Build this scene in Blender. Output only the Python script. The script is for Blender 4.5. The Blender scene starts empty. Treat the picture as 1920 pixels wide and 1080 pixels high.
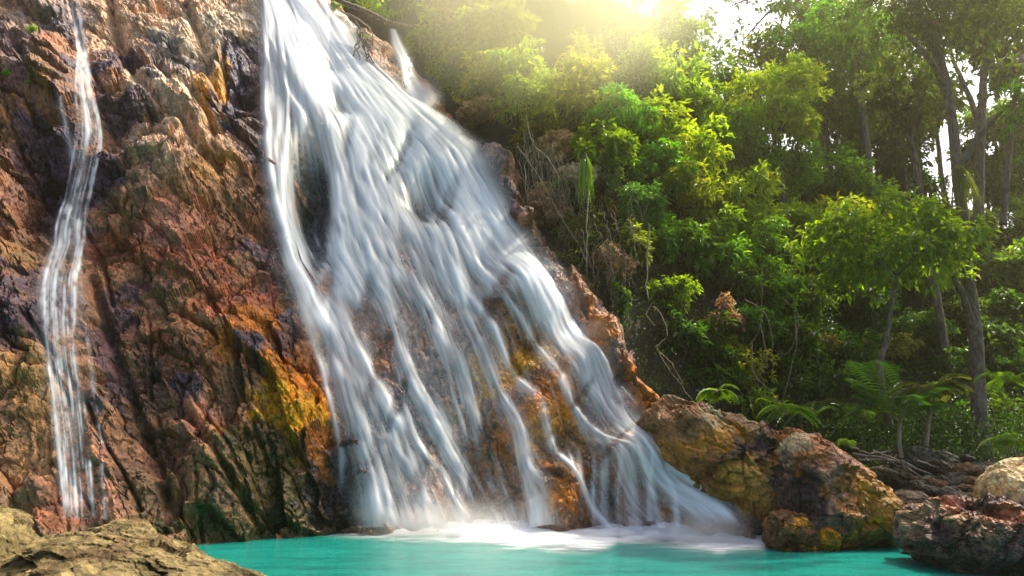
import bpy, math, random
import numpy as np
R_ = math.radians
scn = bpy.context.scene
COL = scn.collection

# ---------------------------------------------------------------- camera
CAMZ, PITCH, F = 1.7, R_(15), 1280.0
cam = bpy.data.objects.new('camera', bpy.data.cameras.new('camera'))
COL.objects.link(cam)
cam.location = (0, 0, CAMZ)
cam.rotation_euler = (R_(90) + PITCH, 0, 0)
cam.data.sensor_width = 36; cam.data.lens = 24
cam.data.clip_start = 0.05; cam.data.clip_end = 2000
scn.camera = cam
# ---------------------------------------------------------------- world, sun, exposure
SUN_EL, SUN_AZ = 54, 62
w = bpy.data.worlds.new('World'); scn.world = w; w.use_nodes = True
wn = w.node_tree; wn.nodes.clear()
sky = wn.nodes.new('ShaderNodeTexSky'); sky.sky_type = 'NISHITA'; sky.sun_disc = False
sky.sun_elevation = R_(SUN_EL); sky.sun_rotation = R_(SUN_AZ)
sky.air_density = 0.6; sky.dust_density = 5.0; sky.ozone_density = 0.6
bg = wn.nodes.new('ShaderNodeBackground'); bg.inputs['Strength'].default_value = 0.15
wo = wn.nodes.new('ShaderNodeOutputWorld')
wn.links.new(sky.outputs[0], bg.inputs['Color']); wn.links.new(bg.outputs[0], wo.inputs['Surface'])
sl = bpy.data.lights.new('sun', 'SUN'); sl.energy = 3.0; sl.angle = R_(0.5); sl.color = (1.0, 0.90, 0.70)
sun = bpy.data.objects.new('sun', sl); COL.objects.link(sun)
sun.rotation_euler = (R_(90 - SUN_EL), 0, R_(180 - SUN_AZ)); sun.location = (5, 20, 80)
scn.view_settings.view_transform = 'Standard'; scn.view_settings.look = 'None'
scn.view_settings.gamma = 1; scn.view_settings.use_curve_mapping = False
scn.view_settings.exposure = 1.2
cy = scn.cycles
cy.max_bounces = 6; cy.diffuse_bounces = 3; cy.glossy_bounces = 2; cy.transmission_bounces = 3
cy.transparent_max_bounces = 12; cy.volume_bounces = 1; cy.use_denoising = True
cy.caustics_reflective = False; cy.caustics_refractive = False

# ---------------------------------------------------------------- maths helpers
sp, cp = math.sin(PITCH), math.cos(PITCH)
def P(px, py, Y):
    """point of the place seen at (px, py) of a 1920 x 1080 view, Y metres ahead"""
    px = np.asarray(px, float); py = np.asarray(py, float)
    cx = (px - 960) / F; cyy = (540 - py) / F
    dy = cp - cyy * sp; dz = sp + cyy * cp
    t = Y / dy
    return np.stack(np.broadcast_arrays(cx * t, Y + 0 * t, CAMZ + dz * t), -1)
def ratio(py):
    c = (540 - np.asarray(py, float)) / F
    return (sp + c * cp) / (cp - c * sp)
def pxm(py, Y):      # metres per pixel at distance Y
    c = (540 - py) / F
    return Y / (cp - c * sp) / F
def hsh(ix, iy, iz, seed):
    h = (ix.astype(np.int64) * 374761393 + iy.astype(np.int64) * 668265263 + iz.astype(np.int64) * 2147483647 * 3 + seed * 974634777) & 0xffffffff
    h = ((h ^ (h >> 13)) * 1274126177) & 0xffffffff
    h = ((h ^ (h >> 16)) * 2246822519) & 0xffffffff
    h = h ^ (h >> 15)
    return (h & 0xffffff) / float(0x1000000)
def vnoise(p, seed=0):
    i = np.floor(p); f = p - i; i = i.astype(np.int64)
    u = f * f * f * (f * (f * 6 - 15) + 10)
    r = 0
    for a in (0, 1):
        for b in (0, 1):
            for c in (0, 1):
                wgt = (u[..., 0] if a else 1 - u[..., 0]) * (u[..., 1] if b else 1 - u[..., 1]) * (u[..., 2] if c else 1 - u[..., 2])
                r = r + wgt * hsh(i[..., 0] + a, i[..., 1] + b, i[..., 2] + c, seed)
    return r * 2 - 1
def fbm(p, octv=4, seed=0, gain=0.5):
    r, a = 0, 1.0
    for k in range(octv):
        r = r + a * vnoise(p * (2.03 ** k) + 17.3 * k, seed + k); a *= gain
    return r
def facet(p, seed=0, tilt=0.9):
    """broken rock: every voronoi cell is a tilted plane; returns (height, edge distance, cell random)"""
    i = np.floor(p).astype(np.int64)
    n = p.shape[0]
    d1 = np.full(n, 9e9); d2 = np.full(n, 9e9); out = np.zeros(n); cid = np.zeros(n)
    for a in (-1, 0, 1):
        for b in (-1, 0, 1):
            for c in (-1, 0, 1):
                jx, jy, jz = i[:, 0] + a, i[:, 1] + b, i[:, 2] + c
                h1 = hsh(jx, jy, jz, seed); h2 = hsh(jx, jy, jz, seed + 1); h3 = hsh(jx, jy, jz, seed + 2)
                ex = p[:, 0] - jx - h1; ey = p[:, 1] - jy - h2; ez = p[:, 2] - jz - h3
                d = ex * ex + ey * ey + ez * ez
                near = d < d1
                d2 = np.where(near, d1, np.minimum(d2, d))
                g = (h2 - .5) * ex + (h3 - .5) * ey + (h1 - .5) * ez
                out = np.where(near, (hsh(jx, jy, jz, seed + 3) - .5) + g * 2 * tilt, out)
                cid = np.where(near, h3, cid)
                d1 = np.where(near, d, d1)
    return out, np.sqrt(d2) - np.sqrt(d1), cid
def interp(x, pts):
    a = np.array(pts, float); return np.interp(x, a[:, 0], a[:, 1])
def sstep(a, b, x):
    t = np.clip((x - a) / (b - a), 0, 1); return t * t * (3 - 2 * t)
def segdist(px, py, pts):
    d = np.full(np.shape(px), 1e9)
    for (x0, y0), (x1, y1) in zip(pts[:-1], pts[1:]):
        vx, vy = x1 - x0, y1 - y0; L = vx * vx + vy * vy
        t = np.clip(((px - x0) * vx + (py - y0) * vy) / L, 0, 1)
        d = np.minimum(d, np.hypot(px - x0 - t * vx, py - y0 - t * vy))
    return d
def smooth_pts(pts, n):
    a = np.array(pts, float)
    t = np.linspace(0, len(a) - 1, n); i = np.clip(t.astype(int), 0, len(a) - 2); f = (t - i)[:, None]
    p0 = a[np.maximum(i - 1, 0)]; p1 = a[i]; p2 = a[i + 1]; p3 = a[np.minimum(i + 2, len(a) - 1)]
    return 0.5 * (2 * p1 + (p2 - p0) * f + (2 * p0 - 5 * p1 + 4 * p2 - p3) * f ** 2 + (3 * p1 - p0 - 3 * p2 + p3) * f ** 3)

# ---------------------------------------------------------------- scene helpers
def mesh(name, V, Fc, mat, loc=(0, 0, 0), attrs=None, smooth=False):
    V = np.asarray(V, float) - np.asarray(loc, float); Fc = np.asarray(Fc, np.int32)
    m = bpy.data.meshes.new(name); n, k = Fc.shape
    m.vertices.add(len(V)); m.vertices.foreach_set('co', V.astype(np.float32).ravel())
    m.loops.add(n * k); m.loops.foreach_set('vertex_index', Fc.ravel())
    m.polygons.add(n); m.polygons.foreach_set('loop_start', np.arange(0, n * k, k, dtype=np.int32))
    m.polygons.foreach_set('use_smooth', np.full(n, smooth))
    for an, (ty, dom, dat) in (attrs or {}).items():
        at = m.attributes.new(an, ty, dom)
        at.data.foreach_set('color' if ty == 'FLOAT_COLOR' else 'value', np.asarray(dat, np.float32).ravel())
    m.materials.append(mat); m.update(); m.validate()
    return m
def link(name, m, parent=None, loc=(0, 0, 0)):
    o = bpy.data.objects.new(name, m); COL.objects.link(o)
    if parent: o.parent = parent
    else: o.location = loc
    return o
def tag(o, label=None, cat=None, group=None, kind=None):
    if label: o['label'] = label
    if cat: o['category'] = cat
    if group: o['group'] = group
    if kind: o['kind'] = kind
    return o
def thing(name, label, cat, loc, group=None):
    o = bpy.data.objects.new(name, None); COL.objects.link(o); o.location = [float(v) for v in loc]
    o.empty_display_size = 0.3
    return tag(o, label, cat, group)
def gridfaces(nr, nc):
    i = np.arange(nr - 1)[:, None] * nc + np.arange(nc - 1)[None, :]
    i = i.ravel(); return np.stack([i, i + 1, i + nc + 1, i + nc], 1)
def rgba(c):
    c = np.asarray(c, float); return np.concatenate([c, np.ones((len(c), 1))], 1)

# ---------------------------------------------------------------- materials
def newmat(name):
    m = bpy.data.materials.new(name); m.use_nodes = True; nt = m.node_tree; nt.nodes.clear()
    out = nt.nodes.new('ShaderNodeOutputMaterial'); return m, nt, out
def N(nt, t, **kw):
    n = nt.nodes.new('ShaderNode' + t)
    for k, v in kw.items():
        if k in n.inputs: n.inputs[k].default_value = v
        else: setattr(n, k, v)
    return n
def rock_mat(name, scale=1.0, bump=0.6, rough=0.65, attr=True, spec=0.25):
    m, nt, out = newmat(name); L = nt.links.new
    bs = N(nt, 'BsdfPrincipled'); L(bs.outputs[0], out.inputs[0])
    tc = N(nt, 'NewGeometry'); mp = N(nt, 'Mapping'); L(tc.outputs['Position'], mp.inputs[0])
    at = N(nt, 'Attribute', attribute_name='Col')
    n1 = N(nt, 'TexNoise', Scale=2.2 * scale, Detail=8, Roughness=0.68); L(mp.outputs[0], n1.inputs['Vector'])
    n2 = N(nt, 'TexNoise', Scale=11 * scale, Detail=6, Roughness=0.7); L(mp.outputs[0], n2.inputs['Vector'])
    v1 = N(nt, 'TexVoronoi', Scale=5.5 * scale); L(mp.outputs[0], v1.inputs['Vector'])
    r1 = N(nt, 'MapRange'); r1.inputs[1].default_value = .3; r1.inputs[2].default_value = .7; r1.inputs[3].default_value = .55; r1.inputs[4].default_value = 1.5
    L(n1.outputs[0], r1.inputs[0])
    r2 = N(nt, 'MapRange'); r2.inputs[1].default_value = .32; r2.inputs[2].default_value = .68; r2.inputs[3].default_value = .5; r2.inputs[4].default_value = 1.5
    L(n2.outputs[0], r2.inputs[0])
    mu = N(nt, 'Math', operation='MULTIPLY'); L(r1.outputs[0], mu.inputs[0]); L(r2.outputs[0], mu.inputs[1])
    vm = N(nt, 'VectorMath', operation='SCALE'); L(at.outputs['Color'], vm.inputs[0]); L(mu.outputs[0], vm.inputs['Scale'])
    L(vm.outputs[0], bs.inputs['Base Color'])
    wa = N(nt, 'Attribute', attribute_name='wet')
    rr = N(nt, 'MapRange'); rr.inputs[3].default_value = rough; rr.inputs[4].default_value = 0.22; L(wa.outputs['Fac'], rr.inputs[0])
    L(rr.outputs[0], bs.inputs['Roughness']); bs.inputs['Specular IOR Level'].default_value = spec
    b1 = N(nt, 'Bump', Strength=bump, Distance=0.12); L(n2.outputs[0], b1.inputs['Height'])
    b2 = N(nt, 'Bump', Strength=bump, Distance=0.15); L(v1.outputs['Distance'], b2.inputs['Height']); L(b1.outputs[0], b2.inputs['Normal'])
    n3 = N(nt, 'TexNoise', Scale=38 * scale, Detail=4, Roughness=0.7); L(mp.outputs[0], n3.inputs['Vector'])
    b3 = N(nt, 'Bump', Strength=bump * .7, Distance=0.03); L(n3.outputs[0], b3.inputs['Height']); L(b2.outputs[0], b3.inputs['Normal'])
    L(b3.outputs[0], bs.inputs['Normal'])
    return m
M_ROCK = rock_mat('wet_mineral_rock', 1.0, .42)
M_BOULD = rock_mat('boulder_rock', 1.6, 0.45)
M_NEAR = rock_mat('near_boulder_rock', 2.2, 0.7, 0.75)
def leaf_mat():
    m, nt, out = newmat('leaf'); L = nt.links.new
    at = N(nt, 'Attribute', attribute_name='Col')
    bs = N(nt, 'BsdfPrincipled', Roughness=0.42); bs.inputs['Specular IOR Level'].default_value = 0.45
    L(at.outputs['Color'], bs.inputs['Base Color'])
    tr = N(nt, 'BsdfTranslucent'); vm = N(nt, 'VectorMath', operation='MULTIPLY'); vm.inputs[1].default_value = (2.6, 2.4, 0.7)
    L(at.outputs['Color'], vm.inputs[0]); L(vm.outputs[0], tr.inputs['Color'])
    mx = N(nt, 'MixShader'); mx.inputs[0].default_value = 0.48
    L(bs.outputs[0], mx.inputs[1]); L(tr.outputs[0], mx.inputs[2]); L(mx.outputs[0], out.inputs[0])
    return m
M_LEAF = leaf_mat()
def bark_mat(name, c1, c2):
    m, nt, out = newmat(name); L = nt.links.new
    bs = N(nt, 'BsdfPrincipled', Roughness=0.85); L(bs.outputs[0], out.inputs[0])
    g = N(nt, 'NewGeometry'); mp = N(nt, 'Mapping'); mp.inputs['Scale'].default_value = (6, 6, 1.6); L(g.outputs['Position'], mp.inputs[0])
    n = N(nt, 'TexNoise', Scale=1.5, Detail=8, Roughness=0.7); L(mp.outputs[0], n.inputs['Vector'])
    cr = N(nt, 'ValToRGB'); cr.color_ramp.elements[0].position = .38; cr.color_ramp.elements[1].position = .66
    cr.color_ramp.elements[0].color = (*c1, 1); cr.color_ramp.elements[1].color = (*c2, 1)
    L(n.outputs[0], cr.inputs[0]); L(cr.outputs[0], bs.inputs['Base Color'])
    b = N(nt, 'Bump', Strength=0.8, Distance=0.04); L(n.outputs[0], b.inputs['Height']); L(b.outputs[0], bs.inputs['Normal'])
    return m
M_BARK = bark_mat('bark', (.05, .035, .025), (.22, .17, .13))
M_BARKP = bark_mat('pale_bark', (.16, .12, .08), (.42, .35, .25))
M_VINE = bark_mat('vine_bark', (.10, .07, .04), (.30, .22, .14))
def soil_mat():
    m, nt, out = newmat('forest_soil'); L = nt.links.new
    bs = N(nt, 'BsdfPrincipled', Roughness=0.9); L(bs.outputs[0], out.inputs[0])
    g = N(nt, 'NewGeometry'); n = N(nt, 'TexNoise', Scale=0.9, Detail=9, Roughness=0.7); L(g.outputs['Position'], n.inputs['Vector'])
    cr = N(nt, 'ValToRGB'); cr.color_ramp.elements[0].position = .35; cr.color_ramp.elements[1].position = .68
    cr.color_ramp.elements[0].color = (.012, .009, .005, 1); cr.color_ramp.elements[1].color = (.06, .04, .02, 1)
    e = cr.color_ramp.elements.new(.52); e.color = (.026, .024, .01, 1)
    L(n.outputs[0], cr.inputs[0]); L(cr.outputs[0], bs.inputs['Base Color'])
    b = N(nt, 'Bump', Strength=1.0, Distance=0.4); L(n.outputs[0], b.inputs['Height']); L(b.outputs[0], bs.inputs['Normal'])
    return m
M_SOIL = soil_mat()
def pool_mat():
    m, nt, out = newmat('pool_water'); L = nt.links.new
    bs = N(nt, 'BsdfPrincipled', Roughness=0.12, IOR=1.33); L(bs.outputs[0], out.inputs[0])
    g = N(nt, 'NewGeometry'); mp = N(nt, 'Mapping'); mp.inputs['Scale'].default_value = (.5, 1.6, 1); L(g.outputs['Position'], mp.inputs[0])
    n = N(nt, 'TexNoise', Scale=1.2, Detail=4, Roughness=0.55); L(mp.outputs[0], n.inputs['Vector'])
    n2 = N(nt, 'TexNoise', Scale=.16, Detail=3); L(g.outputs['Position'], n2.inputs['Vector'])
    cr = N(nt, 'ValToRGB'); cr.color_ramp.elements[0].position = .35; cr.color_ramp.elements[1].position = .65
    cr.color_ramp.elements[0].color = (.004, .14, .12, 1); cr.color_ramp.elements[1].color = (.012, .30, .25, 1)
    ad = N(nt, 'Math', operation='ADD'); L(n.outputs[0], ad.inputs[0]); L(n2.outputs[0], ad.inputs[1])
    hf = N(nt, 'Math', operation='MULTIPLY'); hf.inputs[1].default_value = .5; L(ad.outputs[0], hf.inputs[0])
    L(hf.outputs[0], cr.inputs[0]); L(cr.outputs[0], bs.inputs['Base Color'])
    n3 = N(nt, 'TexNoise', Scale=5.0, Detail=5, Roughness=0.6); L(mp.outputs[0], n3.inputs['Vector'])
    b = N(nt, 'Bump', Strength=0.6, Distance=0.08); L(n3.outputs[0], b.inputs['Height']); L(b.outputs[0], bs.inputs['Normal'])
    return m
M_POOL = pool_mat()
def fall_mat(name, col=(.90, .96, 1.0)):
    m, nt, out = newmat(name); L = nt.links.new
    at = N(nt, 'Attribute', attribute_name='dens')
    di = N(nt, 'BsdfDiffuse'); di.inputs['Color'].default_value = (*col, 1)
    tl = N(nt, 'BsdfTranslucent'); tl.inputs['Color'].default_value = (*col, 1)
    gl = N(nt, 'BsdfGlossy', Roughness=0.35); gl.inputs['Color'].default_value = (.9, .95, 1, 1)
    m1 = N(nt, 'MixShader'); m1.inputs[0].default_value = 0.22; L(di.outputs[0], m1.inputs[1]); L(tl.outputs[0], m1.inputs[2])
    m2 = N(nt, 'MixShader'); m2.inputs[0].default_value = 0.06; L(m1.outputs[0], m2.inputs[1]); L(gl.outputs[0], m2.inputs[2])
    tp = N(nt, 'BsdfTransparent')
    m3 = N(nt, 'MixShader'); L(at.outputs['Fac'], m3.inputs[0]); L(tp.outputs[0], m3.inputs[1]); L(m2.outputs[0], m3.inputs[2])
    L(m3.outputs[0], out.inputs[0])
    return m
M_FALL = fall_mat('falling_white_water')
M_FOAM = fall_mat('white_foam', (.92, .94, .96))

# ================================================================ THE CLIFF
def ridge(py):
    return interp(py, [(-400, 480), (-200, 540), (0, 628), (60, 700), (110, 790), (160, 815), (220, 862), (250, 905), (300, 962), (400, 1000), (480, 1085),
                       (560, 1145), (640, 1185), (700, 1212), (750, 1262), (830, 1330), (930, 1400), (1020, 1450), (1200, 1480)])
def slab(px, py):
    Y0 = interp(px, [(-600, 12.5), (0, 15), (350, 16.9), (620, 19.6), (900, 20.1), (1100, 19.6), (1200, 18.9), (1440, 17.3), (1700, 17)])
    T = interp(px, [(-600, 2.6), (0, 2.35), (400, 2.25), (700, 2.1), (1000, 1.95), (1200, 1.8), (1500, 1.6)])
    return (CAMZ + Y0 * T) / (T - ratio(py))
NRM = np.array([0.10, -0.87, 0.48]); NRM /= np.linalg.norm(NRM)
BUMPS = [  # px, py, rx, ry, rot(deg), metres outward
    (583, 380, 30, 105, 0, -1.3), (700, 490, 120, 90, 12, .15), (455, 160, 36, 66, 6, -.7), (330, 300, 110, 150, -10, .8),
    (120, 190, 60, 70, 0, .6), (60, 330, 70, 90, 0, -.7), (90, 640, 110, 110, 0, .4), (250, 260, 60, 40, 20, -.5), (395, 350, 90, 40, -20, .25),
    (430, 640, 120, 110, -30, .7), (300, 800, 60, 100, -30, -.5), (420, 900, 90, 80, -30, .5), (560, 800, 60, 90, 0, .4), (620, 900, 40, 100, 0, -.6),
    (635, 218, 24, 26, 0, -.5), (800, 380, 40, 45, -30, -.7), (850, 470, 70, 50, 25, .25), (760, 290, 18, 50, -25, -.4), (560, 150, 40, 40, 0, .6),
    (600, 240, 45, 50, 0, .6), (930, 620, 50, 110, -30, .4), (1020, 760, 40, 90, -35, .5), (1170, 880, 110, 50, 15, .7), (1130, 960, 80, 60, 0, -.6),
    (1040, 950, 50, 60, 0, .9), (890, 900, 60, 60, 0, -.4), (980, 560, 60, 60, 0, .5), (940, 330, 40, 60, 0, .7), (780, 150, 20, 60, -10, -.5),
    (1150, 640, 40, 70, -30, .5), (1260, 860, 80, 60, 30, -.3), (1080, 620, 30, 60, -30, -.4), (720, 90, 40, 60, 0, .15)]
GROOVES = [([(195, -60), (215, 60), (250, 140), (330, 230), (400, 320)], 9, -.55), ([(330, -40), (372, 60), (392, 120), (412, 210)], 7, -.4),
           ([(290, 120), (345, 170), (420, 270)], 6, -.4), ([(170, 520), (205, 640), (262, 800), (330, 970)], 12, -.45), ([(400, 250), (420, 380), (520, 470)], 8, -.3),
           ([(20, 60), (60, 130), (130, 170)], 8, -.5), ([(340, 760), (400, 850), (480, 980)], 8, -.4), ([(300, 560), (420, 640), (520, 740)], 6, -.25),
           ([(0, 440), (120, 470), (250, 440)], 9, -.35), ([(420, 90), (422, 225), (492, 250)], 5, -.5), ([(1000, 500), (1100, 640), (1200, 760)], 8, -.3)]
_g = random.Random(12)
for _k in range(30):      # long joints of the rock
    _x, _y = _g.uniform(-60, 640), _g.uniform(-60, 900); _a = _g.choice([1.05, 1.15, .95, .2, -.3, 1.3]) + _g.uniform(-.15, .15); _l = _g.uniform(90, 260); _p = [(_x, _y)]
    for _q in range(5): _a += _g.uniform(-.25, .25); _p.append((_p[-1][0] + math.cos(_a) * _l / 5, _p[-1][1] + math.sin(_a) * _l / 5))
    GROOVES.append((_p, _g.uniform(3.2, 5), -_g.uniform(.12, .3)))
def macro(px, py):
    d = 0
    for x, y, rx, ry, a, amp in BUMPS:
        c, s = math.cos(R_(a)), math.sin(R_(a)); u = ((px - x) * c - (py - y) * s) / rx; v = ((px - x) * s + (py - y) * c) / ry
        d = d + amp * np.exp(-(u * u + v * v) ** 1.3)
    for pts, wd, amp in GROOVES:
        q = segdist(px, py, pts); d = d + amp * np.exp(-(q / wd) ** 2)
    return d
ROT = np.array([[.86, .2, .47], [-.1, .97, -.2], [-.5, .12, .86]])
def bigdisp(p):
    q = p @ ROT.T
    wv = np.stack([fbm(q * .5, 3, 5), fbm(q * .5, 3, 9), fbm(q * .5, 3, 13)], -1)
    f1, e1, c1 = facet((q + wv * .7) * np.array([.42, .3, .22]), 21)
    return f1, e1, c1, q, wv
def left_edge(py): return interp(py, [(-100, 484), (0, 488), (100, 497), (150, 497), (200, 501), (300, 510), (400, 527), (500, 550), (600, 594), (700, 640), (800, 664), (900, 698), (1000, 724)])
def right_edge(py): return interp(py, [(-100, 560), (0, 600), (60, 640), (110, 662), (150, 700), (200, 775), (240, 845), (300, 882), (400, 930), (500, 1003), (600, 1078), (700, 1135), (800, 1180), (900, 1260), (960, 1330), (1000, 1420)])
def cliff_pts(px, py, fine=True, amp=1.0):
    sh = px.shape; px = px.ravel(); py = py.ravel()
    base = P(px, py, slab(px, py))
    d = macro(px, py)
    f1, e1, c1, q, wv = bigdisp(base)
    calm = 1 - .6 * sstep(left_edge(py) - 10, left_edge(py) + 30, px) * sstep(right_edge(py) + 30, right_edge(py) - 10, px)
    tc = np.interp(py, [0, 120, 260, 400, 540, 700, 860, 985], [140, 158, 168, 140, 122, 128, 140, 150])
    tk = (1 - .75 * np.exp(-((px - tc) / 48) ** 2)) * (1 - .8 * np.exp(-((px - 745) / 60) ** 2 - ((py - 120) / 90) ** 2)); amp = amp * np.minimum(calm ** .7, tk); calm = np.minimum(calm, tk)
    d = d + .68 * f1 * (calm if fine else 0)
    info = None
    if fine:
        f2, e2, c2 = facet((q + wv * .35) * np.array([1.0, .7, .6]), 31)
        f3, e3, c3 = facet((q + wv * .25) * np.array([3.4, 2.2, 2.3]), 41)
        f4, e4, c4 = facet((q + wv * .12) * np.array([7.5, 6, 6]), 51)
        d = d + amp * (.40 * f2 + .115 * f3 + .05 * f4 + .10 * fbm(q * 1.7, 4, 77) - .10 * np.exp(-(e2 / .06) ** 2) - .05 * np.exp(-(e3 / .07) ** 2))
        info = (c1, c2, c3, c4, e2)
    return base, d, info

# mineral colours of the rock (albedo)
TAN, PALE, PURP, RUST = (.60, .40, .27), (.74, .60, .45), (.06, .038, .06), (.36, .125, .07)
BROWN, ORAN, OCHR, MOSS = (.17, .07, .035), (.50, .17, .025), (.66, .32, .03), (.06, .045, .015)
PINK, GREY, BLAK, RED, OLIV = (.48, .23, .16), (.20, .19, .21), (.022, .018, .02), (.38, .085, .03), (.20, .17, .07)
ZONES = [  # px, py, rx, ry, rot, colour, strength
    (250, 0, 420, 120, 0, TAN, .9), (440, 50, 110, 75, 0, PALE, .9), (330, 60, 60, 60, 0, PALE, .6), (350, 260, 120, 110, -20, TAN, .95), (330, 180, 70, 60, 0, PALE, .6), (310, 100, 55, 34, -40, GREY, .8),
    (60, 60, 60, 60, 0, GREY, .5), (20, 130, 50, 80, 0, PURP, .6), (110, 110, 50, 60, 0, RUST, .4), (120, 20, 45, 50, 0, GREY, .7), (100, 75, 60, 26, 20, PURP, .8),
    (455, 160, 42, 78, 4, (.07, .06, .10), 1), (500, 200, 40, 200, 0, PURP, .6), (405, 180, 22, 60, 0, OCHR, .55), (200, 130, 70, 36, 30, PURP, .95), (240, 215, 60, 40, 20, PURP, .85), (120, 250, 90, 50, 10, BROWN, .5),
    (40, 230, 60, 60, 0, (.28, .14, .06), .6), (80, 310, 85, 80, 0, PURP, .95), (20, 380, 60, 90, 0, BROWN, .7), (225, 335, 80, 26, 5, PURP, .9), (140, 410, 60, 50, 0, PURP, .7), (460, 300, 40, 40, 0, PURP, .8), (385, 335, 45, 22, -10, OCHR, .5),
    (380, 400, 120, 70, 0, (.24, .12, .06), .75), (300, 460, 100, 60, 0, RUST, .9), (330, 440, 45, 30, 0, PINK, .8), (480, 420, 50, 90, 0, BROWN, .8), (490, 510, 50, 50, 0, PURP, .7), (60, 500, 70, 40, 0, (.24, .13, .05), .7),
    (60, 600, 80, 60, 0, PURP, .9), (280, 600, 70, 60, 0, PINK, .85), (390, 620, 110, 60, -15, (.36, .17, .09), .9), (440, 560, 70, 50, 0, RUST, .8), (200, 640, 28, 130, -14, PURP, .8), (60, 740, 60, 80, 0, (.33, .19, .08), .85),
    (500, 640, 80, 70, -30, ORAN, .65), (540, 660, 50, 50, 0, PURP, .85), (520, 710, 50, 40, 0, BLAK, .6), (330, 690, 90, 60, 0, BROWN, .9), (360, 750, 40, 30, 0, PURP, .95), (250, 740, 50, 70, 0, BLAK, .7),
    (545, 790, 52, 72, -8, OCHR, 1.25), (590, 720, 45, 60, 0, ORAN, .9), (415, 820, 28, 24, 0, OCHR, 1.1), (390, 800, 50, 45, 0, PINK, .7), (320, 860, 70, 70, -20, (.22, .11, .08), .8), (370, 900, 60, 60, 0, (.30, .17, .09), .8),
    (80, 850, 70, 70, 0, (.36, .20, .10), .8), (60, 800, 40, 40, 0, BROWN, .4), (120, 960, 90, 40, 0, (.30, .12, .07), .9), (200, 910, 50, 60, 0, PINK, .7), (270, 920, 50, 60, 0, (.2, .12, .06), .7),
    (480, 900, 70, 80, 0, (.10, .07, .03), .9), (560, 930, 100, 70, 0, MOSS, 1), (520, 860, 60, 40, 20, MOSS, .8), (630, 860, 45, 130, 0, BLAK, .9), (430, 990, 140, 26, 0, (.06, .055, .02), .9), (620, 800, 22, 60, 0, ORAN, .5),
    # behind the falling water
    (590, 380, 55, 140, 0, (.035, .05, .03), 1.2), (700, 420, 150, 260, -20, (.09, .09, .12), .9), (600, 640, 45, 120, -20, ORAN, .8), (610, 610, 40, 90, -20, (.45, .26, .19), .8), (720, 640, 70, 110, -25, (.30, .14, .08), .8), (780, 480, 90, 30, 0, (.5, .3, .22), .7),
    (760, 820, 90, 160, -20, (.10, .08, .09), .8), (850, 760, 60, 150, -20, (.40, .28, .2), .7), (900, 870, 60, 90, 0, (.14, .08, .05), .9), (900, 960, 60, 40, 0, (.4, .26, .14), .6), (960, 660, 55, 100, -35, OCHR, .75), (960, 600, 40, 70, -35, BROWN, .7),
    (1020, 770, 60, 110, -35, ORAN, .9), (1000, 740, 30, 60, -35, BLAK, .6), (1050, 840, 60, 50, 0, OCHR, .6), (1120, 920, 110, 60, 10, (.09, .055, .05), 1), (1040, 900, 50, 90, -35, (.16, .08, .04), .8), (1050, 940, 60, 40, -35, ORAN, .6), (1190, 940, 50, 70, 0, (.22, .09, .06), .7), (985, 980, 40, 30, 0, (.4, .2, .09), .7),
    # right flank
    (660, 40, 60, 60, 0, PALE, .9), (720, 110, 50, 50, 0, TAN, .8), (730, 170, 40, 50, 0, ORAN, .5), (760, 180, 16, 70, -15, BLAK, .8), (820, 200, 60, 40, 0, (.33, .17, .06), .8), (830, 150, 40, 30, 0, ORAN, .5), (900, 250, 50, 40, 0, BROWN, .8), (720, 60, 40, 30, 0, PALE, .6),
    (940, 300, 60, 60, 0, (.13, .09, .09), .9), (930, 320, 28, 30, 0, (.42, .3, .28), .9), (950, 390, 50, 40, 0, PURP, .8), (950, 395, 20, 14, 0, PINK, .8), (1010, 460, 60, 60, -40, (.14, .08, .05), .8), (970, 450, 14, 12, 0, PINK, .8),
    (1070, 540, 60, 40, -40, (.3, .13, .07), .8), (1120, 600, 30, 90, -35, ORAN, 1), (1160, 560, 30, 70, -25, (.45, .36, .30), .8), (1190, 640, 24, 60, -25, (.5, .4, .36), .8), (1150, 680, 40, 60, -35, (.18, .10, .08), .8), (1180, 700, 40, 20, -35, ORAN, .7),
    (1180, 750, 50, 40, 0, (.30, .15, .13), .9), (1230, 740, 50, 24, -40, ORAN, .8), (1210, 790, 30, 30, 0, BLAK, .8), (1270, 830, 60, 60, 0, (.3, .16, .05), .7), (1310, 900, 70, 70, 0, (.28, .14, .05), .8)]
def paint(px, py, wpos, zones, base=(.27, .145, .085)):
    n = len(px); c = np.tile(np.array(base), (n, 1)).astype(float)
    wx = px + 34 * fbm(wpos * .55, 4, 101, .6); wy = py + 34 * fbm(wpos * .55, 4, 111, .6)
    rag = .35 * fbm(wpos * 2.4, 4, 121, .65)
    for x, y, rx, ry, a, colr, st in zones:
        ca, sa = math.cos(R_(a)), math.sin(R_(a)); u = ((wx - x) * ca - (wy - y) * sa) / rx; v = ((wx - x) * sa + (wy - y) * ca) / ry
        k = np.clip(st * sstep(1.35, .65, np.sqrt(u * u + v * v) + rag), 0, 1)[:, None]
        c = c * (1 - k) + np.array(colr) * k
    return c
def left_edge(py): return interp(py, [(-100, 484), (0, 488), (100, 497), (150, 497), (200, 501), (300, 510), (400, 527), (500, 550), (600, 594), (700, 640), (800, 664), (900, 698), (1000, 724)])
def right_edge(py): return interp(py, [(-100, 560), (0, 600), (60, 640), (110, 662), (150, 700), (200, 775), (240, 845), (300, 882), (400, 930), (500, 1003), (600, 1078), (700, 1135), (800, 1180), (900, 1260), (960, 1330), (1000, 1420)])

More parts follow.
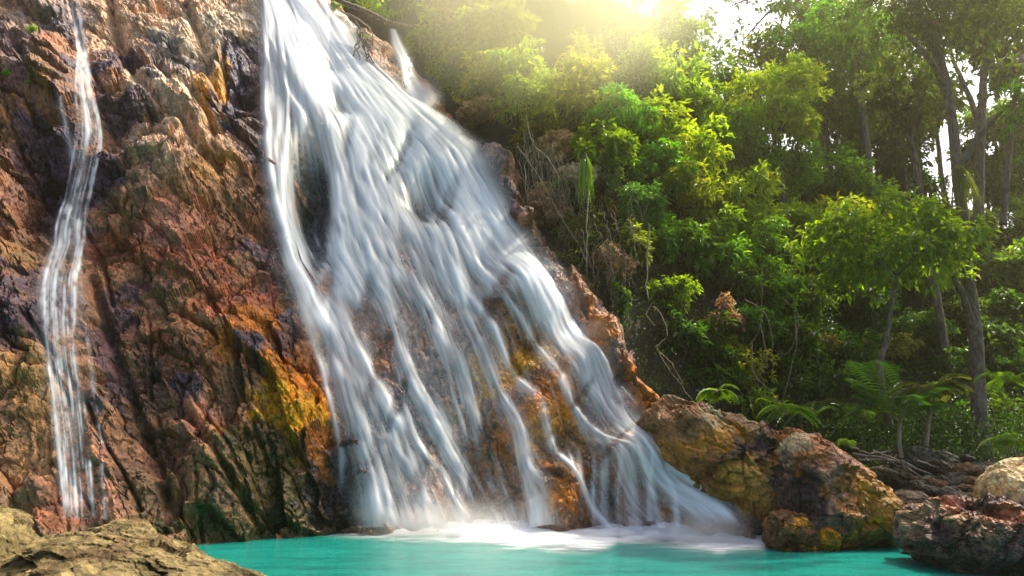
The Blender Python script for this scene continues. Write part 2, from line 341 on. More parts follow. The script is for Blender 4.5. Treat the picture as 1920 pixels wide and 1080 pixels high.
NR, NC, NW = 470, 640, 14
rows = np.linspace(1120, -300, NR)
pos, colr, wet = [], None, None
s = np.linspace(0, 1, NC)
RG = ridge(rows) + 9 * fbm(np.stack([rows * .02, rows * 0, rows * 0], -1), 4, 3)
PX = -420 + (RG[:, None] + 420) * s[None, :]; PY = np.repeat(rows[:, None], NC, 1)
base, d, info = cliff_pts(PX, PY)
pxf, pyf = PX.ravel(), PY.ravel()
edge = sstep(50, 0, (np.repeat(RG[:, None], NC, 1) - PX).ravel())
pts = base + NRM * d[:, None]
pts[:, 1] += edge * edge * 1.6
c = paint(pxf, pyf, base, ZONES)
c1, c2, c3, c4, e2 = info
tint = (1 + .35 * (c2 - .5) + .35 * (c3 - .5) + .3 * (c4 - .5))
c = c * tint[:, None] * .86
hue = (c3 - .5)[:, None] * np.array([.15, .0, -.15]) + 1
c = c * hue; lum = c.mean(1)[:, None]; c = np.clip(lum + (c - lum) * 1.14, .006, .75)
inw = sstep(left_edge(pyf) - 60, left_edge(pyf) + 20, pxf) * sstep(right_edge(pyf) + 70, right_edge(pyf), pxf)
darkness = 1 - sstep(.03, .16, c.mean(1))
wet = np.clip(inw * .9 + darkness * .75 + .25 * sstep(800, 1000, pyf), 0, 1)
P3 = pts.reshape(NR, NC, 3); C3 = c.reshape(NR, NC, 3); W3 = wet.reshape(NR, NC)
# back of the ridge: turn away from the viewer
k = np.arange(1, NW + 1)
back = P3[:, -1:, :] + np.stack([-.02 * k ** 2 + .0 * k, .9 * k + .05 * k ** 2, -.10 * k ** 1.3], -1)[None] + .25 * fbm(P3[:, -1:, :] + np.stack([k * 0, k * .9, k * 0], -1)[None], 3, 8)[..., None] * np.array([.6, .2, 1])
P3 = np.concatenate([P3, back], 1); C3 = np.concatenate([C3, np.repeat(C3[:, -1:], NW, 1)], 1); W3 = np.concatenate([W3, np.repeat(W3[:, -1:], NW, 1)], 1)
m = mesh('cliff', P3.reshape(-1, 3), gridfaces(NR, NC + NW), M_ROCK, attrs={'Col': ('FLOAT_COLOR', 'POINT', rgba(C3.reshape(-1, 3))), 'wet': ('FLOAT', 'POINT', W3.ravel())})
tag(link('cliff', m), kind='structure')
CLIFF = P3

# ================================================================ FALLING WATER
rng = np.random.default_rng(7)
def n1(x, seed): return vnoise(np.stack([x, x * 0 + .37, x * 0 + .71], -1), seed)
def n2(x, y, seed): return vnoise(np.stack([x, y, x * 0 + .5], -1), seed)
def stream(D, X, Y, pts, a=1.0, soft=1.6, streak=.6, seed=0):
    """add one run of water: pts = (px, py, half width, strength)"""
    q = np.array(pts, float); q = q[np.argsort(q[:, 1])]
    open_top = q[0, 1] > -50
    if open_top:
        ext = q[0].copy(); dv = (q[1] - q[0])[:2] / max(1, q[1, 1] - q[0, 1]); L0 = min(60, .35 * (q[-1, 1] - q[0, 1])); ext[:2] -= dv * L0; q = np.vstack([ext, q])
    t = smooth_pts(q, 80); t = t[np.argsort(t[:, 1])]
    y = Y[:, 0]; ok = (y >= t[0, 1]) & (y <= t[-1, 1])
    if not ok.any(): return
    yy = y[ok]; xc = np.interp(yy, t[:, 1], t[:, 0]); hw = np.maximum(np.interp(yy, t[:, 1], t[:, 2]), .6); st = np.interp(yy, t[:, 1], t[:, 3])
    if open_top: st = st * sstep(0, 1, (yy - t[0, 1]) / (2.1 * L0 + 1))
    if t[-1, 1] < 975: st = st * sstep(0, 1, (t[-1, 1] - yy) / 30)
    xc = xc + hw * .25 * n1(yy * .02 + seed * 7.7, seed)
    u = (X[ok] - xc[:, None]) / hw[:, None]
    prof = np.exp(-np.abs(u) ** soft * 1.1)
    Yr = np.repeat(yy[:, None], X.shape[1], 1)
    k = max(1.2, float(np.mean(hw)) / 4.5)
    sk = 1 + streak * (.9 * n2(u * k * .7 + seed, Yr * .008, seed + 1) + .55 * n2(u * k * 1.6, Yr * .016, seed + 2) + .3 * n2(u * k * 4, Yr * .03, seed + 3))
    D[ok] += a * st[:, None] * prof * np.clip(sk, 0.05, 3)
GY = np.arange(0, 1001, 100)
GX = np.array([[488, 497, 503, 510, 528, 552, 597, 640, 665, 700, 725], [510, 530, 548, 543, 545, 575, 640, 685, 725, 755, 790],
               [530, 558, 585, 622, 640, 665, 725, 762, 812, 880, 935], [545, 590, 630, 680, 712, 760, 815, 855, 885, 930, 965],
               [560, 615, 680, 740, 785, 820, 865, 905, 955, 985, 1000], [575, 635, 715, 785, 830, 875, 930, 985, 1020, 1055, 1150],
               [588, 645, 745, 830, 880, 935, 1005, 1065, 1110, 1160, 1250], [600, 660, 772, 878, 930, 1003, 1078, 1135, 1180, 1260, 1420]], float)
def guide(psi, y):
    g = psi * 7; i = int(min(6, g)); f = g - i
    return np.interp(y, GY, GX[i] * (1 - f) + GX[i + 1] * f)
def fall_sheet(name, rows, lo, hi, nc, build, off, label, cat, gain=1.1, lift=.26):
    nr = len(rows); s = np.linspace(0, 1, nc)
    X = lo(rows)[:, None] + (hi(rows) - lo(rows))[:, None] * s[None]; Yp = np.repeat(rows[:, None], nc, 1)
    D = np.zeros_like(X); D = build(D, X, Yp)
    edgef = sstep(0, .03, s) * sstep(1, .97, s); D = np.clip(D, 0, None) * edgef[None]
    al = 1 - np.exp(-D * gain)
    base, d, _ = cliff_pts(X, Yp, False)
    d = d.reshape(nr, nc)
    raw = d.copy()      # the water rounds the steps of the rock off
    for q_ in range(5):
        for _ in range(22):
            e = np.pad(d, ((1, 1), (0, 0)), mode='edge'); d = (e[:-2] + e[2:] + d) / 3
        for _ in range(4):
            e = np.pad(d, ((0, 0), (1, 1)), mode='edge'); d = (e[:, :-2] + e[:, 2:] + d) / 3
        if q_ < 3: d = np.maximum(d, raw - .02)
    S = al.copy()
    for _ in range(20):
        e = np.pad(S, 1, mode='edge'); S = (e[:-2, 1:-1] + e[2:, 1:-1] + e[1:-1, :-2] + e[1:-1, 2:] + S) / 5
    pts = base + NRM * (d + off + lift * S).ravel()[:, None]
    m = mesh(name, pts, gridfaces(nr, nc), M_FALL, attrs={'dens': ('FLOAT', 'POINT', np.clip(al, 0, .985).ravel())}, smooth=True)
    o = link(name, m); tag(o, label, cat); return o
def main_water(D, X, Y):
    psiD = np.zeros_like(X)     # broad veil
    le, re = left_edge(Y), right_edge(Y); u = (X - le) / (re - le)
    # flow coordinate
    g = np.array([np.interp(Y[:, 0], GY, GX[i]) for i in range(8)])
    psi = np.stack([np.interp(X[r], g[:, r], np.arange(8) / 7., left=-.1, right=1.1) for r in range(len(X))])
    up = sstep(560, 380, Y)
    veil = (.05 + .72 * up) * sstep(-.03, .06, u) * sstep(1.06, .90, u)
    st = 1 + .75 * n2(psi * 26, Y * .005, 300) + .5 * n2(psi * 70, Y * .009, 301) + .35 * n2(psi * 150, Y * .02, 302)
    gap = sstep(-.35, .35, n2(psi * 9, Y * .0035 + 3, 305) + .5 * n2(psi * 20, Y * .008, 306) + .9 * up - .12)
    D += veil * np.clip(st, 0, 3) * (.2 + .8 * gap)
    S = lambda pts, **k: stream(D, X, Y, pts, **k)
    S([(515, -60, 40, 1), (545, 0, 45, 1.2), (575, 80, 50, 1.1), (615, 160, 52, .9), (670, 240, 50, .7), (720, 320, 40, .6)], seed=1)
    S([(560, -60, 36, .8), (600, 40, 42, 1), (650, 130, 42, 1.1), (740, 220, 48, 1.1), (820, 310, 46, .9), (880, 410, 46, .8), (940, 510, 40, .8), (1010, 600, 36, .9)], seed=2)
    S([(612, 60, 14, .5), (668, 140, 22, .8), (762, 215, 28, .9), (835, 270, 32, 1), (880, 370, 34, .9), (945, 470, 34, .9), (1030, 565, 34, 1), (1090, 660, 34, 1)], seed=3, streak=.25)
    S([(497, 20, 8, .5), (500, 130, 9, .8), (503, 220, 8, 1), (508, 310, 9, 1.1), (526, 400, 12, 1.2), (556, 490, 15, 1.4), (592, 590, 16, 1.4), (625, 655, 18, 1.4)], seed=4)
    S([(520, 0, 16, .6), (535, 120, 14, .8), (528, 135, 18, .8), (520, 200, 14, .4), (520, 300, 10, .3)], seed=5)
    S([(575, 140, 22, .8), (592, 215, 24, 1.2), (612, 270, 22, 1.4), (630, 340, 20, 1.5), (643, 430, 22, 1.4), (655, 520, 24, 1.1), (655, 600, 24, .9)], seed=6)
    S([(590, 218, 22, .8), (568, 242, 16, 1.2), (548, 285, 13, 1.3), (539, 350, 10, 1.2), (542, 430, 10, 1), (560, 500, 10, .8)], seed=7)
    S([(640, 200, 16, .8), (690, 300, 24, 1.1), (720, 400, 26, 1.2), (735, 480, 26, 1), (750, 560, 22, .9)], seed=8)
    S([(610, 160, 10, .8), (652, 200, 8, .9), (668, 270, 9, .9), (685, 360, 14, .8)], seed=9)
    S([(735, 250, 18, .8), (790, 360, 20, .7), (815, 440, 20, .9), (830, 520, 22, .8), (862, 600, 20, .9)], seed=10)
    S([(810, 300, 10, .7), (845, 370, 12, 1), (855, 450, 15, .8), (890, 520, 18, .9), (930, 600, 16, .9)], seed=11)
    # lower runs
    S([(560, 500, 12, .6), (600, 595, 18, 1), (628, 650, 22, 1.2), (645, 725, 20, 1.3), (676, 820, 21, 1.3), (703, 915, 26, 1.3), (724, 1000, 34, 1.2)], seed=12)
    S([(640, 500, 30, .9), (650, 600, 28, 1), (668, 670, 26, 1), (712, 760, 30, 1), (752, 860, 34, .9), (786, 960, 38, .8), (798, 1005, 40, .8)], seed=13, streak=.35)
    S([(640, 610, 10, .5), (690, 700, 8, 1), (725, 760, 10, .9), (755, 830, 12, .6)], seed=14)
    S([(690, 480, 30, .9), (712, 560, 22, 1.3), (738, 620, 17, 1.5), (760, 690, 15, 1.5), (786, 755, 16, 1.5), (820, 812, 17, 1.5), (855, 868, 22, 1.5), (900, 920, 28, 1.3), (925, 1005, 34, 1.1)], seed=15)
    S([(745, 700, 5, .7), (760, 780, 5, .7), (785, 850, 8, .8), (830, 900, 12, .8), (860, 960, 16, .8), (870, 1005, 20, .8)], seed=16)
    S([(760, 480, 28, .9), (795, 560, 28, .9), (828, 640, 32, .8), (855, 710, 34, .65), (872, 790, 36, .5), (885, 860, 34, .28), (890, 900, 30, 0)], seed=17, streak=.9)
    S([(840, 480, 20, .9), (862, 570, 16, 1), (900, 680, 14, 1.1), (940, 765, 13, 1.3), (967, 820, 13, 1.5), (982, 890, 14, 1.6), (996, 960, 18, 1.5), (1000, 1005, 24, 1.6)], seed=18)
    S([(870, 560, 10, .8), (885, 590, 8, .9), (922, 650, 9, 1), (960, 715, 8, 1.2), (1002, 778, 8, 1.3), (1026, 845, 8, 1.4), (1050, 895, 8, 1.5), (1088, 936, 8, 1.5), (1128, 975, 10, 1.5), (1155, 1008, 16, 1.5)], seed=19)
    S([(900, 600, 16, .6), (940, 690, 16, .6), (975, 760, 14, .5), (995, 830, 10, .3)], seed=20, streak=.9)
    S([(890, 520, 8, .8), (945, 595, 6, .9), (985, 640, 7, 1), (1030, 705, 8, 1), (1062, 765, 9, .9), (1095, 825, 9, .8), (1120, 880, 9, .6), (1140, 1000, 8, .35)], seed=21)
    S([(1000, 660, 6, .6), (1040, 740, 6, .8), (1090, 800, 8, .8), (1130, 850, 11, .9), (1165, 900, 12, .9), (1185, 960, 12, .6), (1190, 1003, 12, .5)], seed=22)
    S([(1060, 760, 5, .5), (1115, 830, 5, .8), (1170, 870, 7, .9), (1200, 905, 8, 1), (1222, 950, 7, .7), (1232, 1000, 7, .6)], seed=23)
    S([(1190, 860, 5, .7), (1232, 900, 5, .7), (1255, 940, 5, .6), (1262, 1000, 6, .6)], seed=24)
    for x0, x1, a_ in ((1075, 1085, .35), (1100, 1112, .3), (1148, 1160, .4), (1205, 1212, .35), (1060, 1066, .2)):
        S([(x0, 850, 4, .1), (x0 + 4, 880, 4, a_ * 2), ((x0 + x1) / 2 + 2, 930, 5, a_ * 1.5), (x1 + 3, 985, 5, a_)], seed=int(x0))
    S([(950, 500, 40, 1), (1035, 600, 42, 1.3), (1085, 690, 38, 1.5), (1135, 780, 30, 1.6), (1190, 850, 26, 1.6), (1245, 905, 32, 1.6), (1290, 950, 36, 1.6), (1330, 985, 28, 1.5), (1365, 1012, 28, 1.2)], seed=25, streak=.3)
    S([(1200, 850, 12, .5), (1260, 890, 20, .9), (1320, 950, 22, 1), (1360, 1000, 20, .9)], seed=26, streak=.2)
    # thin run left of the fall and film above it
    S([(560, 560, 9, .3), (585, 640, 8, .45), (604, 700, 5, .9), (622, 770, 4, 1.1), (634, 820, 5, 1.1), (640, 860, 6, .8), (636, 930, 7, .6), (634, 1000, 8, .5)], seed=27)
    S([(530, 470, 14, .3), (555, 540, 16, .35), (580, 610, 16, .25), (600, 680, 10, .1)], seed=28, streak=.9)
    for kk in range(90):       # fine threads along the flow
        ps = rng.uniform(0, 1); y0 = rng.uniform(-60, 900); ln = rng.uniform(90, 330); y1 = min(y0 + ln, 1003)
        yy = np.linspace(y0, y1, 6); xx = [guide(ps, v) for v in yy]; w_ = rng.uniform(1.3, 4)
        a_ = rng.uniform(.12, .5) * (1 if y0 < 500 else .7)
        stv = a_ * np.sin(np.linspace(0, math.pi, 6)) ** .5
        S([(x, y, w_, q) for x, y, q in zip(xx, yy, stv)], seed=400 + kk, streak=.2)
    # uneven, broken water: threads and patches
    br = 1 + .5 * n2(psi * 60, Y * .02, 1201) + .42 * n2(psi * 130, Y * .035, 1202) + .3 * n2(psi * 210, Y * .06, 1203)
    D = D * np.clip(br, .12, 2.4) * (1 + .62 * n2(psi * 12, Y * .010, 1204) + .35 * n2(psi * 6, Y * .014, 1205)) * (1 - .42 * sstep(500, 660, Y) * (1 - sstep(1180, 1300, X)))
    def hole(x, y, rx, ry, a, k):
        nonlocal D
        ca, sa = math.cos(R_(a)), math.sin(R_(a)); uu = ((X - x) * ca - (Y - y) * sa) / rx; vv = ((X - x) * sa + (Y - y) * ca) / ry
        rr = np.sqrt(uu * uu + (vv / 1.2) ** 2) + .5 * n2(psi * 34, Y * .008, 900) + .3 * n2(psi * 100, Y * .014, 901)
        D *= 1 - k * .92 * sstep(1.4, .4, rr)
    hole(585, 375, 36, 105, 2, 1.08); hole(598, 480, 20, 60, -6, .9); hole(608, 560, 16, 40, -25, .7); hole(636, 212, 20, 26, 0, .8); hole(656, 262, 9, 40, -12, .6)
    hole(522, 215, 14, 60, -4, .55); hole(752, 300, 9, 48, -25, .75); hole(798, 385, 26, 46, -12, .8); hole(838, 392, 12, 45, -22, .7); hole(700, 300, 10, 60, -20, .3)
    hole(680, 600, 12, 70, -18, .6); hole(715, 690, 13, 60, -20, .85); hole(745, 770, 10, 60, -20, .8); hole(700, 860, 14, 80, -16, .5); hole(790, 900, 14, 70, -25, .55); hole(800, 640, 9, 60, -14, .5)
    hole(925, 590, 16, 60, -30, .8); hole(975, 690, 20, 70, -34, .9); hole(1015, 760, 15, 60, -34, .8); hole(905, 850, 26, 55, -14, .9); hole(910, 950, 40, 40, 0, .85); hole(1045, 960, 38, 52, 0, .92)
    hole(1040, 860, 12, 60, -25, .8); hole(1090, 890, 30, 26, 0, .6); hole(1060, 605, 14, 55, -30, .6); hole(1040, 560, 9, 40, -30, .4); hole(1060, 790, 7, 60, -38, .7); hole(1150, 850, 7, 50, -42, .6); hole(1230, 975, 16, 34, 0, .6)
    D *= sstep(ridge(Y) - 12, ridge(Y) - 60, X) * .55 + .45 * sstep(ridge(Y) - 30, ridge(Y) - 90, X) + sstep(560, 640, Y)*(1-sstep(ridge(Y) - 12, ridge(Y) - 60, X))
    D *= 1 - sstep(970, 1004, Y) * sstep(1270, 1340, X)
    return D * sstep(1026, 1014, Y + (X > 1300) * -20)
rws = np.linspace(-70, 1030, 640)
fall_sheet('waterfall', rws, lambda y: left_edge(y) - 70, lambda y: right_edge(y) + 75, 470, main_water, .34,
           'wide silky white waterfall sliding down the red rock face into the pool', 'waterfall')
def trickle(D, X, Y):
    S = lambda pts, **k: stream(D, X, Y, pts, **k)
    S([(128, -60, 7, .5), (140, 20, 9, .8), (155, 70, 8, 1), (160, 120, 9, .8), (165, 200, 12, .8), (172, 260, 14, .7), (158, 330, 16, .9), (138, 400, 20, .9), (122, 470, 22, .9), (112, 540, 24, 1), (118, 620, 24, .9), (124, 700, 20, .7), (128, 780, 18, .6), (140, 860, 16, .6), (148, 940, 18, .5), (150, 985, 18, .3)], seed=51, streak=1.5, a=.36)
    S([(125, 160, 5, .2), (126, 200, 6, .8), (130, 240, 6, .6), (138, 290, 8, .5), (150, 330, 8, .5)], seed=52, streak=1.2)
    S([(150, 360, 8, .8), (150, 470, 8, .8), (150, 540, 9, 1), (155, 600, 9, 1), (150, 670, 7, .6), (155, 760, 7, .6), (152, 840, 7, .5)], seed=53, streak=1.2, a=.6)
    S([(112, 480, 7, .9), (98, 560, 7, 1), (102, 640, 7, .9), (112, 720, 7, 1), (116, 800, 7, 1), (124, 880, 7, .9), (130, 960, 7, .6)], seed=54, streak=1., a=.6)
    S([(172, 620, 3, .2), (180, 700, 4, .5), (188, 780, 3.5, .9), (196, 840, 4, .9), (200, 900, 4, .6), (205, 985, 5, .3)], seed=55)
    for kk in range(95):
        y0 = rng.uniform(-40, 900); y1 = min(984, y0 + rng.uniform(80, 260)); o_ = rng.uniform(-24, 34); yy = np.linspace(y0, y1, 5)
        xx = np.interp(yy, [0, 120, 260, 400, 540, 700, 860, 985], [140, 160, 172, 138, 118, 126, 142, 152]) + o_ * np.clip((yy - 60) / 260, .3, 1)
        S([(x, y, rng.uniform(1.1, 2.3), q) for x, y, q in zip(xx, yy, rng.uniform(.5, 1.3) * np.array([.2, 1, .8, 1, .1]))], seed=600 + kk)
    D *= np.clip(.85 + .7 * n2(X * .12, Y * .06, 777) + .5 * n2(X * .2, Y * .11, 778), 0.2, 2.2)
    return D * (.32 + .2 * sstep(200, 420, Y))
fall_sheet('trickle', np.linspace(-70, 990, 560), lambda y: np.interp(y, [0, 990], [80, 70]), lambda y: np.interp(y, [0, 300, 990], [215, 225, 235]), 130, trickle, .3,
           'thin broken white trickle running down the far left of the rock face', 'trickle', 1.0, .05)
def small_fall(D, X, Y):
    stream(D, X, Y, [(736, 66, 5, .9), (748, 100, 9, 1.3), (768, 135, 12, 1.4), (785, 165, 16, 1.4), (800, 195, 18, 1.2), (797, 215, 8, 1.3), (796, 236, 7, 1)], seed=71, streak=1.)
    stream(D, X, Y, [(745, 90, 3, .5), (762, 150, 3, .8), (786, 192, 5, .9), (792, 210, 5, .9)], seed=72)
    return D
fall_sheet('small_cascade', np.linspace(66, 245, 150), lambda y: 700 + y * .1, lambda y: 790 + y * .25, 70, small_fall, .2,
           'short narrow white cascade on the ledge right of the top of the big waterfall', 'waterfall', 1.2, .1)

# ================================================================ GROUND, POOL
def shore(x): return np.interp(x, [-40, -12, 0, 7.5, 9.3, 10.6, 13, 20, 40], [19, 20, 22, 20.5, 17.8, 15, 13.4, 12.5, 12])
def hill(x, y):
    x = np.asarray(x, float); y = np.asarray(y, float)
    t = y - shore(x)
    bank = np.where(t < 0, np.maximum(t * .8, -1.8), .22 * t)
    y1 = np.interp(x, [-30, -4, 0, 4, 8, 16, 30], [32, 27, 23, 22, 24, 28, 31]); slp = np.interp(x, [-4, 0, 4, 8, 14, 20], [2.3, 2.2, 2.1, 1.75, 1.5, 1.2])
    H = np.interp(x, [-10, 0.5, 3.7, 7, 13, 18, 24, 40], [46, 36, 25.5, 31, 31, 25, 20, 18])
    H = H * (1 - .55 * sstep(58, 85, y)) - np.interp(x, [24, 34], [0, 4]); hh = slp * np.maximum(0, y - y1); hh = hh / (1 + (hh / H) ** 5) ** .2
    near = np.where(y < 8, (8 - y) * .03, 0)
    n = fbm(np.stack([x * .16, y * .16, x * 0], -1), 4, 60)
    return np.minimum(bank, 3.4) + hh + np.where(t > 0, 1, .15) * n * (.4 + .05 * hh) + near * 0
xs = np.concatenate([np.linspace(-400, -62, 14), np.linspace(-60, 90, 260), np.linspace(94, 500, 16)]); ys = np.concatenate([np.linspace(-300, -20, 12), np.linspace(-15, 90, 240), np.linspace(95, 700, 20)])
XX, YY = np.meshgrid(xs, ys)
ZZ = hill(XX, YY)
ZZ = np.where(YY < 2.5, np.minimum(-1.8 + (2.5 - YY) * .55, .1), np.where(YY < 12, -1.8, ZZ))
tag(link('hillside', mesh('hillside', np.stack([XX, YY, ZZ], -1).reshape(-1, 3), gridfaces(len(ys), len(xs)), M_SOIL, smooth=True)), kind='structure')
gx, gy = np.meshgrid(np.linspace(-60, 60, 2), np.linspace(-3, 30, 2))
tag(link('pool_water', mesh('pool_water', np.stack([gx, gy, gx * 0], -1).reshape(-1, 3), gridfaces(2, 2), M_POOL)), kind='structure')
# foam spreading on the pool at the foot of the fall
def pxy_to_plane(px, py, z=0):
    r = ratio(py); Y = (z - CAMZ) / r; return P(px, py, Y)
fr = np.linspace(985, 1052, 90); fx = np.linspace(590, 1470, 420)
FX, FY = np.meshgrid(fx, fr)
topl = interp(FX, [(590, 1000), (700, 996), (900, 994), (1100, 1002), (1250, 998), (1450, 1010)])
bot = interp(FX, [(590, 1003), (640, 1006), (760, 1012), (900, 1022), (1000, 1030), (1100, 1036), (1130, 1030), (1160, 1016), (1250, 1022), (1350, 1034), (1430, 1036), (1462, 1020), (1470, 1014)])
nn = .5 * n2(FX * .012, FY * .12, 11) + .3 * n2(FX * .04, FY * .35, 12)
nn = nn + .35 * n2(FX * .02, FY * .5, 13)
core = sstep(590, 700, FX) * sstep(1475, 1430, FX) * sstep(bot + 10 + nn * 10, bot - 18 + nn * 10, FY)
dn = np.clip(core * .95 * (1 + .6 * nn), 0, 1) * sstep(1052, 1044, FY)
fp = pxy_to_plane(FX.ravel(), FY.ravel())
fp[:, 2] = .015 + .22 * (dn * sstep(1012, 992, FY - (FX - 700) * .02)).ravel() * (1 + .5 * nn.ravel())
mound = sstep(1200, 1290, FX) * sstep(1450, 1400, FX) * sstep(1024, 1006, FY) + .7 * sstep(690, 740, FX) * sstep(1020, 960, FX) * sstep(1012, 1000, FY)
fp[:, 2] += (mound * dn * (.16 + .10 * nn)).ravel()
tag(link('foam', mesh('foam', fp, gridfaces(len(fr), len(fx)), M_FOAM, attrs={'dens': ('FLOAT', 'POINT', np.clip(dn, 0, .97).ravel())}, smooth=True)), kind='stuff')
bpy.data.objects['foam']['label'] = 'soft white foam spreading on the pool at the foot of the waterfall'

# ================================================================ ROCKS
def find_Y(px, py, hgt):
    Y = 21.
    while Y < 60:
        p = P(px, py, Y)
        if p[2] - hill(p[0], Y) < hgt: return Y
        Y += .4
    return 42.
def icogrid(n=72):
    th = np.linspace(0, 2 * math.pi, 2 * n, endpoint=False); la = np.linspace(-math.pi / 2, math.pi / 2, n)
    return th, la
def outline_rock(name, outline, Y, thick, zones, label, mat, base=(.2, .15, .1), n=90, f1=1.0, amp=1.0, cat='rock', group=None, wetv=0.0, seed=0, pw=.8, yback=.35, lean=0.0, dk=1.0):
    """boulder whose face, Y metres ahead, fills the outline and which is as deep as thick"""
    o = np.array(outline, float); c = o.mean(0); ang = np.arctan2(o[:, 1] - c[1], o[:, 0] - c[0]); rad = np.hypot(o[:, 0] - c[0], o[:, 1] - c[1])
    ix = np.argsort(ang); ang, rad = ang[ix], rad[ix]
    th, la = icogrid(n); TH, LA = np.meshgrid(th, la)
    rr = np.interp((TH + math.pi) % (2 * math.pi) - math.pi, np.concatenate([ang - 2 * math.pi, ang, ang + 2 * math.pi]), np.tile(rad, 3))
    k = np.cos(LA) ** pw
    px = c[0] + rr * k * np.cos(TH); py = c[1] + rr * k * np.sin(TH)
    p = P(px, py, Y).reshape(-1, 3); dep = np.sign(np.sin(LA)) * np.abs(np.sin(LA)) ** .9 * thick
    p[:, 1] += np.where(dep < 0, dep, dep * (1 + yback)).ravel()
    p[:, 1] += lean * (p[:, 2] - p[:, 2].min())
    cen = P(c[0], c[1], Y).reshape(3)
    nr = (p - cen) / np.array([1, max(thick, .1), 1]); nr /= np.linalg.norm(nr, axis=1)[:, None] + 1e-6
    S = np.mean(rad) * pxm(c[1], Y)
    q = (p + seed * 3.1) / S
    g1, e1, i1 = facet(q * 1.5 * f1, 200 + seed); g2, e2, i2 = facet(q * 4 * f1, 210 + seed); g3, e3, i3 = facet(q * 10 * f1, 220 + seed)
    d = S * amp * (.16 * g1 + .07 * g2 + .025 * g3 + .06 * fbm(q * 2.5, 4, 230 + seed) - .03 * np.exp(-(e2 / .07) ** 2))
    wp = p + nr * d[:, None]
    cl = paint(px.ravel(), py.ravel(), q * 2.0, zones, base) if zones else np.tile(np.array(base, float), (len(p), 1))
    cl = np.clip(cl * (1 + .4 * (i2 - .5) + .35 * (i3 - .5) + .25 * fbm(q * 3, 3, 240))[:, None] * dk, .008, .8); lum = cl.mean(1)[:, None]; cl = np.clip(lum + (cl - lum) * 1.25, .006, .8)
    nth = 2 * n; r = np.arange(n - 1)[:, None] * nth; j = np.arange(nth)[None]; j2 = (j + 1) % nth
    Fc = np.stack([(r + j), (r + j2), (r + nth + j2), (r + nth + j)], -1).reshape(-1, 4)
    loc = (float(cen[0]), float(cen[1]), float(max(0, wp[:, 2].min())))
    m = mesh(name, wp, Fc, mat, loc, {'Col': ('FLOAT_COLOR', 'POINT', rgba(cl)), 'wet': ('FLOAT', 'POINT', np.full(len(p), wetv))})
    ob = link(name, m, loc=loc); tag(ob, label, cat, group); return ob
GR = 'rocks along the edge of the pool'
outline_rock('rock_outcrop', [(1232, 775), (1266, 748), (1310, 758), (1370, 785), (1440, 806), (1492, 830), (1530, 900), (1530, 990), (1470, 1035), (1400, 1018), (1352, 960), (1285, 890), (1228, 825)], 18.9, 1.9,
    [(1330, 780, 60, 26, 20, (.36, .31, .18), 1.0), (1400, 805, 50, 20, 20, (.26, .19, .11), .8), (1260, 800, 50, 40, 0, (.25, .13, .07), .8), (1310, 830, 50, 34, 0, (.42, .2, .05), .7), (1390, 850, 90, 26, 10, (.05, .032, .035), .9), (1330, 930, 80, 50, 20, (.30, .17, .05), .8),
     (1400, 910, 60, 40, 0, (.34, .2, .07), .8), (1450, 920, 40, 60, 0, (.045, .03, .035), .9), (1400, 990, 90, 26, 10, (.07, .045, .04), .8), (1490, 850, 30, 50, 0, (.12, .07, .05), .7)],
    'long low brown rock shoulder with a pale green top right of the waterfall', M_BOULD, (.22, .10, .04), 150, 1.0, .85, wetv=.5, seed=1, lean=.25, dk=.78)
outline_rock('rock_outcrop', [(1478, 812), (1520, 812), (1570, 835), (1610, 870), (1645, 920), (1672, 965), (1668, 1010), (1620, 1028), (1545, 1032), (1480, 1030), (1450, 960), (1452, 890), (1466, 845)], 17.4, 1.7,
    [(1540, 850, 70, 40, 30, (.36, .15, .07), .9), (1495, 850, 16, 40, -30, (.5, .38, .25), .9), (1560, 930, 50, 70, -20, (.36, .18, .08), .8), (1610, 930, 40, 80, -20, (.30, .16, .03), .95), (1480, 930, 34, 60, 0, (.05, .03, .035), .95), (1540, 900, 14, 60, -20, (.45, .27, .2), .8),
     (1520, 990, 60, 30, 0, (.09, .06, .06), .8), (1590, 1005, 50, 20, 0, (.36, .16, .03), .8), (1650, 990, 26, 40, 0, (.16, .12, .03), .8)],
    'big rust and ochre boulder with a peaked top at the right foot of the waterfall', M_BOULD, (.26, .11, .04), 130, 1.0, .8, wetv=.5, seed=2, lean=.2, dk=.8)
outline_rock('shore_rock', [(1440, 1000), (1452, 968), (1490, 962), (1515, 980), (1530, 1015), (1520, 1034), (1460, 1036), (1440, 1022)], 16.3, .6, [(1480, 985, 40, 20, 0, (.42, .2, .03), .9)], 'small orange topped rock at the waterline where the foam ends', M_BOULD, (.12, .06, .03), 60, group=GR, wetv=.5, seed=3)
outline_rock('shore_rock', [(1515, 1000), (1530, 985), (1560, 990), (1570, 1010), (1565, 1030), (1525, 1033)], 16.3, .5, [(1540, 1000, 30, 14, 0, (.45, .2, .02), .9)], 'small bright orange wet rock in front of the peaked boulder', M_BOULD, (.3, .14, .03), 50, group=GR, wetv=.5, seed=4)
outline_rock('shore_rock', [(1722, 1010), (1738, 965), (1765, 945), (1800, 950), (1838, 935), (1880, 955), (1925, 990), (1990, 1030), (1990, 1085), (1900, 1078), (1820, 1064), (1750, 1050), (1726, 1040)], 13.2, 1.3,
    [(1810, 960, 60, 16, 0, (.36, .15, .09), .9), (1760, 975, 20, 24, 0, (.3, .2, .12), .8), (1830, 1020, 90, 40, 0, (.055, .03, .035), .9), (1900, 1000, 40, 24, 20, (.2, .12, .06), .7)],
    'large dark maroon wet rock in the right corner of the pool', M_BOULD, (.09, .05, .04), 110, 1.4, 1.1, group=GR, wetv=.7, seed=5)
